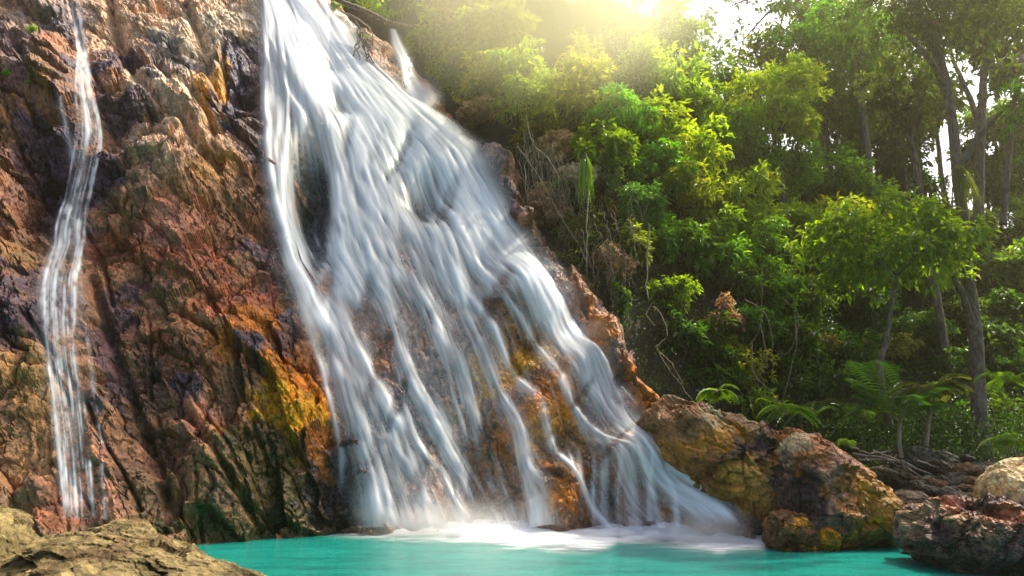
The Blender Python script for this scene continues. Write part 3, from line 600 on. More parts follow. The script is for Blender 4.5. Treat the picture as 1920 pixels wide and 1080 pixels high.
outline_rock('boulder', [(1872, 930), (1880, 888), (1905, 868), (1945, 862), (2010, 880), (2040, 940), (2010, 1000), (1940, 1015), (1895, 1000), (1874, 965)], 14.9, 1.1, [(1900, 900, 40, 30, 0, (.6, .48, .3), .7), (1900, 960, 40, 20, 0, (.28, .2, .1), .7)],
    'pale cream smooth boulder cut by the right edge of the picture', M_BOULD, (.60, .38, .20), 80, .7, .5, group=GR, seed=6)
outline_rock('boulder', [(1662, 955), (1675, 930), (1710, 922), (1735, 930), (1738, 955), (1720, 970), (1680, 968)], 18.0, .5, [], 'flat topped plain brown stone behind the shore rocks', M_BOULD, (.17, .12, .085), 50, .8, .5, group=GR, seed=7)
ST = [((1655, 1003), 34, 20, 16.8, (.20, .15, .07), 'low mossy tan stone touching the right side of the peaked boulder'), ((1700, 1000), 26, 18, 16.3, (.24, .12, .06), 'rusty stone against the left side of the maroon rock'),
      ((1715, 975), 30, 20, 17.2, (.20, .17, .10), 'grey tan stone just under the flat brown stone'), ((1750, 955), 26, 22, 16.2, (.30, .2, .12), 'tan stone leaning on the top left of the maroon rock'),
      ((1660, 975), 18, 14, 18.6, (.1, .1, .05), 'dim mossy stone in the gap right of the peaked boulder'), ((1632, 985), 16, 12, 18.0, (.2, .13, .05), 'ochre stone half hidden behind the peaked boulder'),
      ((1690, 900), 30, 18, 20.5, (.11, .085, .05), 'brown stone at the foot of the fallen sticks'), ((1740, 868), 50, 28, 22.5, (.09, .085, .06), 'broad dim boulder under the trees behind the small pale trunk'), ((1650, 935), 14, 10, 19.5, (.18, .14, .09), 'small stone beside the white scrap'),
      ((1790, 905), 30, 18, 20.5, (.07, .06, .045), 'dark stone beneath the tip of the fallen sticks'), ((1840, 930), 24, 16, 19.0, (.06, .05, .04), 'dark stone at the foot of the tall trunk'), ((1780, 945), 20, 14, 18.0, (.12, .1, .06), 'little stone behind the peak of the maroon rock'),
      ((1610, 862), 20, 12, 21.5, (.12, .1, .06), 'small stone on the slope behind the peaked boulder'), ((1860, 960), 20, 14, 16.2, (.10, .08, .05), 'dim stone wedged left of the pale cream boulder'), ((1685, 1012), 14, 9, 15.8, (.3, .16, .06), 'tiny orange stone at the waterline right of the mossy stone'),
      ((1735, 905), 18, 12, 20.6, (.10, .09, .06), 'small dim stone right of the brown stone under the sticks'), ((1640, 890), 24, 14, 20.8, (.15, .12, .07), 'tan stone on the bank above the white scrap')]
def ground_Y(px, py):
    Y = 12.
    while Y < 40:
        p = P(px, py, Y)
        if p[2] < max(0, hill(p[0], Y)) + .02: break
        Y += .1
    return Y
for i, ((x, y), rx, ry, Y, bc, lb) in enumerate(ST):
    Y = ground_Y(x, y + ry * .5) + .1
    a = np.linspace(0, 2 * math.pi, 9)[:-1]; rj = 1 + .2 * np.sin(a * 2 + i) + .12 * np.cos(a * 3 + 2 * i)
    outline_rock('stone', list(zip(x + rx * rj * np.cos(a), y + ry * rj * np.sin(a))), Y, rx * pxm(y, Y) * .9, [], lb, M_BOULD, tuple(v * .85 for v in bc), 34, 1, .9, 'stone', GR, .2, 20 + i)
RUB = []
g = np.random.default_rng(5)
for i in range(44):
    if i < 4:
        a = np.linspace(0, 2 * math.pi, 9)[:-1]; rj = 1 + .22 * np.sin(a * 2 + i) + .15 * np.cos(a * 3 + 2 * i)
        o = outline_rock('rubble_stone', list(zip(1700 + 17 * rj * np.cos(a), 950 + 11 * rj * np.sin(a))), 18, .25, [], 'small brown stone among the rubble on the bank behind the shore rocks', M_BOULD, [(.085, .06, .04), (.14, .08, .045), (.05, .042, .032), (.17, .125, .08)][i], 30, 1, 1, 'stone', 'rubble stones on the right bank', .15, 90 + i); RUB.append(o)
    else:
        o = RUB[i % 4].copy(); COL.objects.link(o)
    x = g.uniform(1600, 1905); y = g.uniform(872, 962) if x > 1680 else g.uniform(850, 900); Yg = ground_Y(x, y); p = P(x, y, Yg); k_ = g.uniform(.35, 1.1)
    cw = ['brown', 'reddish brown', 'dark', 'light tan'][i % 4]; far = Yg > 17.5
    where = ('beside the peaked boulder' if x < 1680 else 'under the fallen sticks' if x < 1750 else 'in front of the small pale trunk' if x < 1800 else 'at the foot of the tall trunk' if x < 1850 else 'beside the pale cream boulder') + (' farther back' if far else ' near the pool')
    tag(o, '%s %s rubble stone %s' % ('tiny' if k_ < .5 else 'small' if k_ < .7 else 'middling' if k_ < .9 else 'bigger', cw, where))
    o.location = (float(p[0]), float(p[1]), float(hill(p[0], p[1])) + .05); o.rotation_euler = (0, 0, g.uniform(0, 6)); o.scale = (k_, k_, k_ * g.uniform(1.0, 1.6))
_same = {}
for o in COL.objects:
    if o.name.startswith('rubble_stone'): _same.setdefault(o['label'], []).append(o)
for lb, os_ in _same.items():
    os_.sort(key=lambda o: o.location.x / o.location.y)
    if len(os_) == 2: os_[0]['label'] = lb + ', left one'; os_[1]['label'] = lb + ', right one'
    elif len(os_) > 2:
        for q, o in enumerate(os_): o['label'] = lb + ', ' + ['leftmost', 'second from left', 'third from left', 'fourth from left', 'fifth from left'][min(q, 4)]
# near boulders, left corner
NZ = [(200, 1010, 110, 20, 6, (.26, .20, .10), .8), (330, 1040, 90, 18, 14, (.24, .19, .10), .7), (120, 1060, 60, 26, 0, (.10, .075, .035), .7), (280, 1005, 50, 12, 10, (.11, .07, .04), .7), (180, 1040, 50, 10, 20, (.10, .07, .035), .7)]
outline_rock('boulder', [(70, 1030), (110, 1010), (170, 996), (230, 990), (275, 998), (320, 1020), (370, 1050), (430, 1070), (490, 1092), (560, 1180), (400, 1330), (200, 1350), (60, 1280), (50, 1120)], 5.4, 1.1, NZ,
    'wide mossy olive tan boulder in front at the lower left', M_NEAR, (.23, .18, .095), 210, 1.3, .42, seed=41, yback=-.55)
outline_rock('boulder', [(-160, 940), (-60, 945), (-10, 958), (22, 985), (45, 1030), (70, 1090), (80, 1200), (20, 1330), (-150, 1330), (-260, 1150)], 5.0, 1.2, [(20, 990, 60, 30, 0, (.24, .19, .10), .7), (50, 1050, 40, 40, 0, (.10, .08, .04), .6)],
    'smaller mossy boulder at the very left edge behind the wide one', M_NEAR, (.22, .18, .09), 180, 1.3, .42, seed=42, yback=-.55)
# bare rock on the bank right of the fall
for x, y, rx, ry, bc, lb, sd in ((1095, 340, 55, 26, (.46, .36, .26), 'pale bare rock on the bank behind the hanging fern spike', 60), (1040, 285, 50, 26, (.34, .23, .13), 'brown bare rock on the bank behind the root curtain', 61), 
                                 (1150, 500, 34, 34, (.27, .17, .09), 'tan rock on the bank behind the lower curtain of dry stems', 63), (1030, 400, 40, 40, (.24, .14, .08), 'brown rock on the bank close to the right side of the fall', 64), (905, 215, 40, 24, (.36, .25, .15), 'small tan rock on the ledge right of the small cascade', 65)):
    Yb = find_Y(x, y, .3); a = np.linspace(0, 2 * math.pi, 11)[:-1]; rj = 1 + .2 * np.sin(a * 2 + sd) + .12 * np.cos(a * 3 + 2 * sd)
    outline_rock('bank_rock', list(zip(x + rx * rj * np.cos(a), y + ry * rj * np.sin(a))), Yb, 1.2, [], lb, M_BOULD, bc, 60, 1.5, 1.2, 'rock', 'bare rocks on the bank right of the waterfall', .1, sd)

# ================================================================ PLANTS
def tube(pts, r0, r1, sides=8, n=None, wob=0.0, seed=0):
    n = n or max(4, len(pts) * 5); c = smooth_pts(pts, n)
    if wob: c = c + wob * np.stack([n1(np.arange(n) * .55 + seed, seed), n1(np.arange(n) * .5 + seed, seed + 1), n1(np.arange(n) * .5, seed + 2) * .4], -1)
    t = np.gradient(c, axis=0); t /= np.linalg.norm(t, axis=1)[:, None] + 1e-9
    up = np.where(np.abs(t[:, 2:3]) > .9, np.array([[1., 0, 0]]), np.array([[0., 0, 1.]]))
    a = np.cross(t, up); a /= np.linalg.norm(a, axis=1)[:, None] + 1e-9; b = np.cross(t, a)
    r = np.linspace(r0, r1, n)[:, None, None]; th = np.linspace(0, 2 * math.pi, sides, endpoint=False)
    V = c[:, None] + r * (np.cos(th)[None, :, None] * a[:, None] + np.sin(th)[None, :, None] * b[:, None])
    i = np.arange(n - 1)[:, None] * sides; j = np.arange(sides)[None]; j2 = (j + 1) % sides
    return V.reshape(-1, 3), np.stack([i + j, i + j2, i + sides + j2, i + sides + j], -1).reshape(-1, 4)
def merge(parts):
    V, Fq, o = [], [], 0
    for v, f in parts: V.append(v); Fq.append(f + o); o += len(v)
    return np.concatenate(V), np.concatenate(Fq)
def leafmesh(name, pos, axis, nrm, ln, wd, colr, loc, mat=None):
    n = len(pos); axis = axis / (np.linalg.norm(axis, axis=1)[:, None] + 1e-9)
    side = np.cross(axis, nrm); side /= np.linalg.norm(side, axis=1)[:, None] + 1e-9; up = np.cross(side, axis)
    ln = np.broadcast_to(ln, n)[:, None]; wd = np.broadcast_to(wd, n)[:, None]
    a = pos; mid = pos + axis * ln * .45 + up * wd * .12
    l = mid + side * wd * .5 + up * wd * .18; r = mid - side * wd * .5 + up * wd * .18
    t = pos + axis * ln - np.array([0, 0, 1]) * ln * .15
    V = np.stack([a, l, mid * .5 + (a + t) * .25, r, t], 1).reshape(-1, 3); o = np.arange(n)[:, None] * 5
    T = np.concatenate([o + [0, 2, 1], o + [1, 2, 4], o + [0, 3, 2], o + [3, 4, 2]], 1).reshape(-1, 3)
    C = np.repeat(colr, 5, 0)
    return mesh(name, V, T, mat or M_LEAF, loc, {'Col': ('FLOAT_COLOR', 'POINT', rgba(C))})
def rdir(g, n):
    v = g.normal(size=(n, 3)); return v / np.linalg.norm(v, axis=1)[:, None]
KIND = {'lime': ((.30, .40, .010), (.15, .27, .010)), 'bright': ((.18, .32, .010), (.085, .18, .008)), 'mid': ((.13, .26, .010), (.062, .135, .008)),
        'dark': ((.050, .115, .010), (.026, .060, .008)), 'cool': ((.07, .18, .03), (.035, .10, .02)), 'olive': ((.11, .14, .03), (.06, .08, .02)), 'straw': ((.42, .30, .13), (.24, .17, .08)), 'brown': ((.27, .19, .13), (.15, .10, .07)), 'sungold': ((.38, .42, .015), (.22, .28, .015))}  # the golden and lime kinds carry the sun's glow in the leaf colour
def crown_leaves(g, c, R, kind, leaf, n_tips, lobes, per=9, droop=.45, gap=.0):
    """leaf whorls on many lobes; returns arrays"""
    R = np.array(R); lc = rdir(g, lobes) * g.uniform(.45, 1.02, (lobes, 1)); lc[:, 2] = lc[:, 2] * .9 + .05
    lr = g.uniform(.18, .46, lobes); w = lr ** 2; w /= w.sum()
    which = g.choice(lobes, n_tips, p=w)
    d = rdir(g, n_tips); d[:, 2] = np.abs(d[:, 2]) * np.where(g.random(n_tips) < .75, 1, -1)
    tip = (lc[which] + d * lr[which][:, None] * (1 - .35 * g.random((n_tips, 1)) ** 2)) * R
    if gap: keep = vnoise(tip / (R.mean() * .35) + 5, int(g.integers(999))) > -1 + gap * 1.2; tip, d, which = tip[keep], d[keep], which[keep]; n_tips = len(tip)
    out = tip / R; out /= np.linalg.norm(out, axis=1)[:, None] + 1e-6
    sprig = d * .6 + out * .5 + np.array([0, 0, .25]); sprig /= np.linalg.norm(sprig, axis=1)[:, None]
    pos = np.repeat(tip, per, 0) + rdir(g, n_tips * per) * leaf * .55; sa = np.repeat(sprig, per, 0)
    ax = sa * .55 + rdir(g, n_tips * per) * .85 + np.array([0, 0, -droop])
    nr = np.array([0, 0, 1.]) + rdir(g, n_tips * per) * .55 + sa * .3
    c1, c2 = map(np.array, KIND[kind]); k = g.random((n_tips, 1)) ; lk = g.random((lobes, 1))[which]
    cc = c1 * (.5 * k + .5 * lk) + c2 * (1 - .5 * k - .5 * lk); cc = np.repeat(cc, per, 0) * g.uniform(.7, 1.3, (n_tips * per, 1))
    yel = g.random((n_tips * per, 1)) < .03; cc = np.where(yel, cc * np.array([2.2, 1.4, .8]), cc)
    return np.array(c) + pos, ax, nr, leaf * g.uniform(.65, 1.25, n_tips * per), leaf * .40 * g.uniform(.7, 1.25, n_tips * per), np.clip(cc, 0, .6), lc * R
COUNT = [0]
def plant(px, py, rx, ry, hgt, kind, label, Y=None, leaf=None, dens=1.0, name='tree', cat='tree', group='trees on the hillside', trunk=None, tr=None, gap=0., lobes=None, parts=('trunk', 'crown'), bark=None, droop=.45, depth=.8, per=9, extra=()):
    COUNT[0] += 1; g = np.random.default_rng(1000 + COUNT[0])
    if Y is None: Y = find_Y(px, py, hgt)
    c = P(px, py, Y); mpp = pxm(py, Y); R = (rx * mpp, rx * mpp * depth, ry * mpp)
    lf = leaf or min(.55, max(.16, 14 * mpp)) * g.choice([.72, .85, 1., 1.15, 1.35]); tintv = np.array([g.uniform(.75, 1.3), g.uniform(.85, 1.12), g.uniform(.7, 1.5)]); lw = g.uniform(.65, 1.4); area = math.pi * rx * ry
    nt = int(dens * area / (11.5 * 11.5) * 2.6 * (13 * mpp / lf) ** 2); nt = min(max(nt, 40), 7500)
    lb = lobes or int(max(9, min(34, area / 500)))
    pos, ax, nr, ln, wd, cc, lc = crown_leaves(g, c, R, kind, lf, nt, lb, per=per, gap=gap, droop=droop); cc = cc * tintv; wd = wd * lw
    if trunk is None:
        gz = float(hill(c[0], Y)); foot = np.array([c[0] + g.uniform(-.3, .3), Y + .3, gz - .3]); tp = [foot, (foot * .5 + c * .5) + g.normal(size=3) * .15, c]
    else: tp = [P(a, b, Y + (q[0] if q else 0)) for a, b, *q in trunk]; foot = tp[0]
    r0 = tr or min(.22, max(.04, .022 * np.linalg.norm(np.array(tp[-1]) - foot)))
    t = thing(name, label, cat, foot, group)
    br = [tube(tp, r0, r0 * .5, 10, wob=r0 * .25, seed=COUNT[0])]
    for ex in extra: br.append(tube([P(a, b, Y + (q[0] if q else 0)) for a, b, *q in ex], r0 * .6, r0 * .25, 8, 14, r0 * .3, COUNT[0] + 5))
    top = np.array(tp[-1])
    for q in lc[:min(9, lb)]:
        e = c + q * .9; s0 = np.array(tp[-2]) * .35 + top * .65 if trunk is None else top * g.uniform(.8, 1) + np.array(tp[-2]) * 0 + 0
        if trunk is not None: s0 = top
        br.append(tube([s0, (s0 + e) / 2 + np.array([0, 0, .06]) * np.linalg.norm(e - s0) + g.normal(size=3) * .08, e], r0 * .38, r0 * .08, 5, 8))
    V, Fq = merge(br)
    link(parts[0], mesh(parts[0], V, Fq, bark or M_BARK, t.location, smooth=True), t)
    link(parts[1], leafmesh(parts[1], pos, ax, nr, ln, wd, cc, t.location), t)
    return t
exec_forest = True
# hillside, from the skyline down; px, py, rx, ry, height over the ground, colour, label
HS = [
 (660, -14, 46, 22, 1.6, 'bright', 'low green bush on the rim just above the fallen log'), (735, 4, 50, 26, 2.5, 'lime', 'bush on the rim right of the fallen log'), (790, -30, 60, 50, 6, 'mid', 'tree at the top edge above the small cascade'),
 (815, 66, 52, 42, 2.4, 'lime', 'round lime bush beside the head of the small cascade'), (880, 10, 62, 48, 5, 'sungold', 'tree coloured with sun glow at the top edge left of the sun gap'), (905, 85, 60, 50, 2.4, 'lime', 'lime bush in the second row right of the small cascade'),
 (860, 140, 46, 40, 1.6, 'bright', 'green bush hanging over the rock right of the small cascade'), (935, 150, 60, 48, 2, 'lime', 'full lime bush above the brown ledge and roots'), (945, 62, 54, 38, 3, 'sungold', 'tree coloured with sun glow just left of and below the sun gap'),
 (990, 130, 58, 40, 2.4, 'lime', 'lime tree straight below the sun gap'), (1080, 108, 54, 26, 2, 'sungold', 'low crown coloured with sun glow filling the foot of the sun gap'), (1090, 160, 60, 40, 2.4, 'lime', 'lime tree left of the white flowering spray'),
 (1185, 66, 48, 36, 4, 'sungold', 'tree coloured with sun glow right of the sun gap'), (1180, 130, 56, 42, 3, 'lime', 'lime tree above and right of the white flowering spray'), (1225, 35, 50, 48, 6, 'bright', 'tree whose crown meets the sky at the upper middle'), (1270, 90, 52, 44, 5, 'bright', 'skyline tree left of the bright sky opening'),
 (1330, 130, 50, 40, 4, 'mid', 'skyline tree under the bright sky opening'), (1250, 160, 62, 44, 3, 'lime', 'lime tree in the middle of the upper slope'), (1000, 190, 60, 46, 2.4, 'lime', 'lime bush above the trailing roots'), (1075, 210, 62, 46, 2.4, 'sungold', 'gold green bush in the middle of the glow'),
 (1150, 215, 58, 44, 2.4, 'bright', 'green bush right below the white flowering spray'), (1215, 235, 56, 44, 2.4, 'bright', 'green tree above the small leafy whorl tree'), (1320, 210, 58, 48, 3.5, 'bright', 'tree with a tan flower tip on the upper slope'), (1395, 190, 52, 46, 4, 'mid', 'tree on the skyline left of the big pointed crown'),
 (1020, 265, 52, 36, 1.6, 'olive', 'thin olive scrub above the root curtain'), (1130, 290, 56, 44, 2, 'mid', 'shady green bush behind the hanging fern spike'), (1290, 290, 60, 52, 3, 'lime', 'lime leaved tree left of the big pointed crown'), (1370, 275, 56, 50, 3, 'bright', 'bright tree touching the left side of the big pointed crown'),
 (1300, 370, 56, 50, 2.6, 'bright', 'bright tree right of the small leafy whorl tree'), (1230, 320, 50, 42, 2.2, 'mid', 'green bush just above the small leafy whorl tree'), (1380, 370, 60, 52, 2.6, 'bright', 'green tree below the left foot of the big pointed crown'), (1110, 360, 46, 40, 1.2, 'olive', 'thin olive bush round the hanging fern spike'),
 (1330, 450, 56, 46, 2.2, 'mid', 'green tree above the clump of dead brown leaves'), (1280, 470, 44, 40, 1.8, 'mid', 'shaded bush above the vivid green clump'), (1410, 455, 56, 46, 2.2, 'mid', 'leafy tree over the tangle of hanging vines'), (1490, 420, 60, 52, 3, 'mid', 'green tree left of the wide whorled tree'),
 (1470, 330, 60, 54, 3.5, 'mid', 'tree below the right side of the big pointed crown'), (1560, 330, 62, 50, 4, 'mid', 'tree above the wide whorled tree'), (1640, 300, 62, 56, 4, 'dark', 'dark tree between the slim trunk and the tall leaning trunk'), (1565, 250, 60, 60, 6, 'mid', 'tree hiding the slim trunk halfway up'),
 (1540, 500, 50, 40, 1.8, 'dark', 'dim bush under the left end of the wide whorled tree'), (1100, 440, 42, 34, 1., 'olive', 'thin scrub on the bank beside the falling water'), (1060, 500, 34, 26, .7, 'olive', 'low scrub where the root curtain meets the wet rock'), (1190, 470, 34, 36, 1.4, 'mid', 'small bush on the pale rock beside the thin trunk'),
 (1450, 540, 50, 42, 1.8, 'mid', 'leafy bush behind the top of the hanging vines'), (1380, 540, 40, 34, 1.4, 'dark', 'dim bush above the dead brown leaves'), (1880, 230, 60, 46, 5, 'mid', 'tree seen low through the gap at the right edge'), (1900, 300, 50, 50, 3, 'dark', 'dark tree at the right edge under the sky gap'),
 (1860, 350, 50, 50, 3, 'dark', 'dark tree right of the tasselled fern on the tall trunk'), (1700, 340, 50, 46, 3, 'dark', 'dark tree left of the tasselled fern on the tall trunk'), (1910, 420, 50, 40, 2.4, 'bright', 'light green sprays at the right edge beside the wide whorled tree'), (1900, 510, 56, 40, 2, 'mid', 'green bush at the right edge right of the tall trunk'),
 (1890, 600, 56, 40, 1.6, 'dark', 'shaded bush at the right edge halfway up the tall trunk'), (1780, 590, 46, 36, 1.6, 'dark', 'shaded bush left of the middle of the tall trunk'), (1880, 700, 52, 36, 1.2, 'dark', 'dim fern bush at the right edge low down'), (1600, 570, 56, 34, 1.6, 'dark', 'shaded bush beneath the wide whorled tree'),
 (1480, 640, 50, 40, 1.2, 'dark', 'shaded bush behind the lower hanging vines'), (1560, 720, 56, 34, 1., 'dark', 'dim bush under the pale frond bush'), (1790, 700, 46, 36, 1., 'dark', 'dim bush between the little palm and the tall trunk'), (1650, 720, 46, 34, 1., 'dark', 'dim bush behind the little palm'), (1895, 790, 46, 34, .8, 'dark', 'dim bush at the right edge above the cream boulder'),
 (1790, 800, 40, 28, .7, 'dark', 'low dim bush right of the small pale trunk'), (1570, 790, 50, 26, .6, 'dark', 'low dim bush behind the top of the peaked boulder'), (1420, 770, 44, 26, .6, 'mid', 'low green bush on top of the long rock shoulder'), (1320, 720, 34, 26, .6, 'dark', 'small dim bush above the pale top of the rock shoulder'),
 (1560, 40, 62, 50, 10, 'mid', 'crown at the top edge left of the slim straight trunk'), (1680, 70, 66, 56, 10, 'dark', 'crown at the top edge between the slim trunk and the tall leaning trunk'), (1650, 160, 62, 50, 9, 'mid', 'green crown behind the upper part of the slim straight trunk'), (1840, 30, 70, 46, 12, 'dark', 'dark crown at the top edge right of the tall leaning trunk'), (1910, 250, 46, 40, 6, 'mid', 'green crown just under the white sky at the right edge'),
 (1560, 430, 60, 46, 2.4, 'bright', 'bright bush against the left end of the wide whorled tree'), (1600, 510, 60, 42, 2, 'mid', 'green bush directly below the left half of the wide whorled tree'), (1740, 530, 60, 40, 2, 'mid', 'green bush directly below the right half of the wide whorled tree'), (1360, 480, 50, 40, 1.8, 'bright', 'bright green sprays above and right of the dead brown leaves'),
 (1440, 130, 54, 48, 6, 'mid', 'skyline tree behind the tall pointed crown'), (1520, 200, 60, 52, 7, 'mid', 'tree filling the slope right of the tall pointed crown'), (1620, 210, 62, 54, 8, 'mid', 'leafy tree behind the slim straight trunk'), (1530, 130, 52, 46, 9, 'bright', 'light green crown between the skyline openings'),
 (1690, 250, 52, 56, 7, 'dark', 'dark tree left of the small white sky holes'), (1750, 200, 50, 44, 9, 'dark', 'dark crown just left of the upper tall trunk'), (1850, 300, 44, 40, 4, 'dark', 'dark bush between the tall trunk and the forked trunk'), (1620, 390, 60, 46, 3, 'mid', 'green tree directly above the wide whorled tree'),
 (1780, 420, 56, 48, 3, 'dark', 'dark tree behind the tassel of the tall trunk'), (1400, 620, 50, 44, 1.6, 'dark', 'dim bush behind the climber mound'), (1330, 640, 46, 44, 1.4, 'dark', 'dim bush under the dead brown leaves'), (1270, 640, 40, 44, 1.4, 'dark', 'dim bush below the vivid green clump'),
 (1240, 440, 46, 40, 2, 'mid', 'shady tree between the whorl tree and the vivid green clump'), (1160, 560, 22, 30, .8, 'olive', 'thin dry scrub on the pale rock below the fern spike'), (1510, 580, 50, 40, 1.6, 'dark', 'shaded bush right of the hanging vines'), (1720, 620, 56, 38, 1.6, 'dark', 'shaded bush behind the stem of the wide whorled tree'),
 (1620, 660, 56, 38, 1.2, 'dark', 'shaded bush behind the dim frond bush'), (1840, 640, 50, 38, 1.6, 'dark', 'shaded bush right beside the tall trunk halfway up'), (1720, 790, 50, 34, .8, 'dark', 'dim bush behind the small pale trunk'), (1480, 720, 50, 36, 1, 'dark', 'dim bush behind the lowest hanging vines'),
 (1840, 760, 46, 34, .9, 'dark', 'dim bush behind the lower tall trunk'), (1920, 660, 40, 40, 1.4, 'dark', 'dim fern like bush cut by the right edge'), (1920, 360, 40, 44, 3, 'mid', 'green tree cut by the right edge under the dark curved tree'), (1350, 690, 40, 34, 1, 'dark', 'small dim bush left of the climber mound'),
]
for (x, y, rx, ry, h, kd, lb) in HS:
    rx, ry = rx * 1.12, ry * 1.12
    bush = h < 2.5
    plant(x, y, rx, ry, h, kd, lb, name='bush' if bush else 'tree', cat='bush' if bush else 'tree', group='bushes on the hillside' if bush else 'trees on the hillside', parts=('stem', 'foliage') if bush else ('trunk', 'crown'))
# trees with a look of their own
plant(1455, 210, 88, 92, 8, 'lime', 'tall pointed light green crown beside the airy tree', Y=34, lobes=30, dens=1.1, trunk=[(1475, 520), (1470, 380), (1460, 250)])
plant(1420, 40, 130, 95, 14, 'dark', 'airy dark tree on the skyline with white sky between its leaves', Y=40, dens=.42, gap=.75, lobes=34, trunk=[(1560, 380), (1540, 200), (1525, 90), (1490, -20)], tr=.34, bark=M_BARK)
plant(1590, 90, 110, 100, 14, 'mid', 'tall tree with a slim straight trunk left of the tall leaning trunk', Y=37, dens=1.0, gap=.2, lobes=34, trunk=[(1632, 420), (1628, 300), (1612, 160), (1602, 0)], tr=.24)
plant(1800, 40, 170, 120, 14, 'dark', 'tall tree with a thick mottled leaning trunk and a dark spreading crown', Y=23.5, dens=.85, gap=.25, leaf=.26, lobes=40, trunk=[(1852, 945), (1838, 780), (1828, 620), (1812, 500), (1796, 330), (1778, 180), (1740, 60), (1690, -30)], tr=.27, extra=[[(1778, 180), (1752, 130, -.5), (1700, 60, -1)], [(1796, 330), (1830, 260, -.5), (1880, 210, -1)], [(1828, 620), (1805, 560, -.5), (1790, 520, -.8)]])
for x_, y_, r1, r2, Y_, lb in ((2060, 250, 150, 150, 21, 'big dark tree added for shade, leaning in from beyond the right edge at mid height'), (2250, 330, 190, 170, 22, 'broad dark tree added for shade beyond the right edge of the picture'), (2150, 60, 170, 130, 25, 'high dark tree crown added for shade beyond the upper right corner')):  # trees added past the frame edge to shade the lower right forest
    plant(x_, y_, r1, r2, 10, 'dark', lb, Y=Y_, dens=.5, leaf=.34, lobes=30)
plant(1700, 180, 70, 80, 14, 'dark', 'dark leafy tree just left of the tall leaning trunk', Y=30, dens=.9, gap=.3, lobes=26)
plant(1900, 60, 90, 110, 14, 'dark', 'forked trunk tree near the right edge behind the tall leaning trunk', Y=33, dens=.95, gap=.2, lobes=30, trunk=[(1835, 420), (1838, 230), (1846, 140), (1852, 40)], tr=.27, bark=M_BARK, extra=[[(1838, 240), (1818, 180), (1790, 120, 1), (1780, 80, 1)], [(1846, 130), (1866, 70), (1890, 10)]])
plant(1905, 170, 44, 60, 10, 'dark', 'thin dark curved tree against the white sky at the right edge', Y=29, dens=.25, gap=.8, lobes=14, trunk=[(1880, 420), (1892, 300), (1900, 200), (1920, 100)], tr=.15)
plant(1690, 468, 158, 88, 6, 'bright', 'wide whorled tree with drooping bright green leaves in front of the tall trunk', Y=22.5, leaf=.3, dens=1.1, gap=.15, lobes=46, trunk=[(1668, 800), (1650, 700), (1665, 620), (1680, 520)], tr=.12, droop=.6, depth=.5)
plant(1200, 390, 48, 52, 5, 'cool', 'small leafy whorl tree on a thin straight trunk above the vivid green clump', Y=27, leaf=.28, dens=1.1, lobes=14, trunk=[(1224, 745), (1218, 620), (1219, 520), (1205, 420)], tr=.07, bark=M_BARKP, droop=.6)
plant(1258, 552, 42, 36, 1.3, 'bright', 'vivid green clump of leaves in the dark hollow right of the thin trunk', leaf=.24, dens=1.1, lobes=10, name='bush', cat='bush', parts=('stem', 'foliage'), group='bushes on the hillside')
plant(1350, 600, 36, 42, 2.6, 'brown', 'clump of dead brown leaves hanging in the dark hollow', leaf=.26, dens=.7, lobes=8, name='dead_branch', cat='branch', group='dead wood', parts=('stem', 'foliage'), droop=.9)
plant(1395, 690, 52, 66, 1.3, 'bright', 'leafy climber mound left of the hanging vines', leaf=.2, dens=.6, gap=.6, lobes=18, name='bush', cat='bush', parts=('stem', 'foliage'), group='bushes on the hillside')
plant(1470, 600, 50, 60, 1.3, 'bright', 'leafy climber sprays round the hanging vines', leaf=.2, dens=.35, gap=.7, lobes=16, name='bush', cat='bush', parts=('stem', 'foliage'), group='bushes on the hillside')
plant(1395, 610, 40, 40, 1.3, 'mid', 'green sprays right above the dead brown leaves', leaf=.22, dens=.6, gap=.5, lobes=12, name='bush', cat='bush', parts=('stem', 'foliage'), group='bushes on the hillside')
plant(1545, 642, 46, 20, 1.3, 'olive', 'pale olive frond bush in the dark below the left end of the whorled tree', leaf=.2, dens=.8, lobes=9, name='bush', cat='bush', parts=('stem', 'foliage'), group='bushes on the hillside', droop=.7)
plant(1665, 655, 62, 22, 1.3, 'olive', 'dim frond bush below the middle of the whorled tree', leaf=.2, dens=.45, lobes=9, name='bush', cat='bush', parts=('stem', 'foliage'), group='bushes on the hillside', droop=.7)
plant(1149, 188, 16, 10, 3, 'white' if 'white' in KIND else 'brown', 'small pale spray of flowers in the middle of the glowing slope', leaf=.22, dens=.9, lobes=4, name='flowering_branch', cat='branch', group='flowering branches', parts=('stem', 'flowers'))

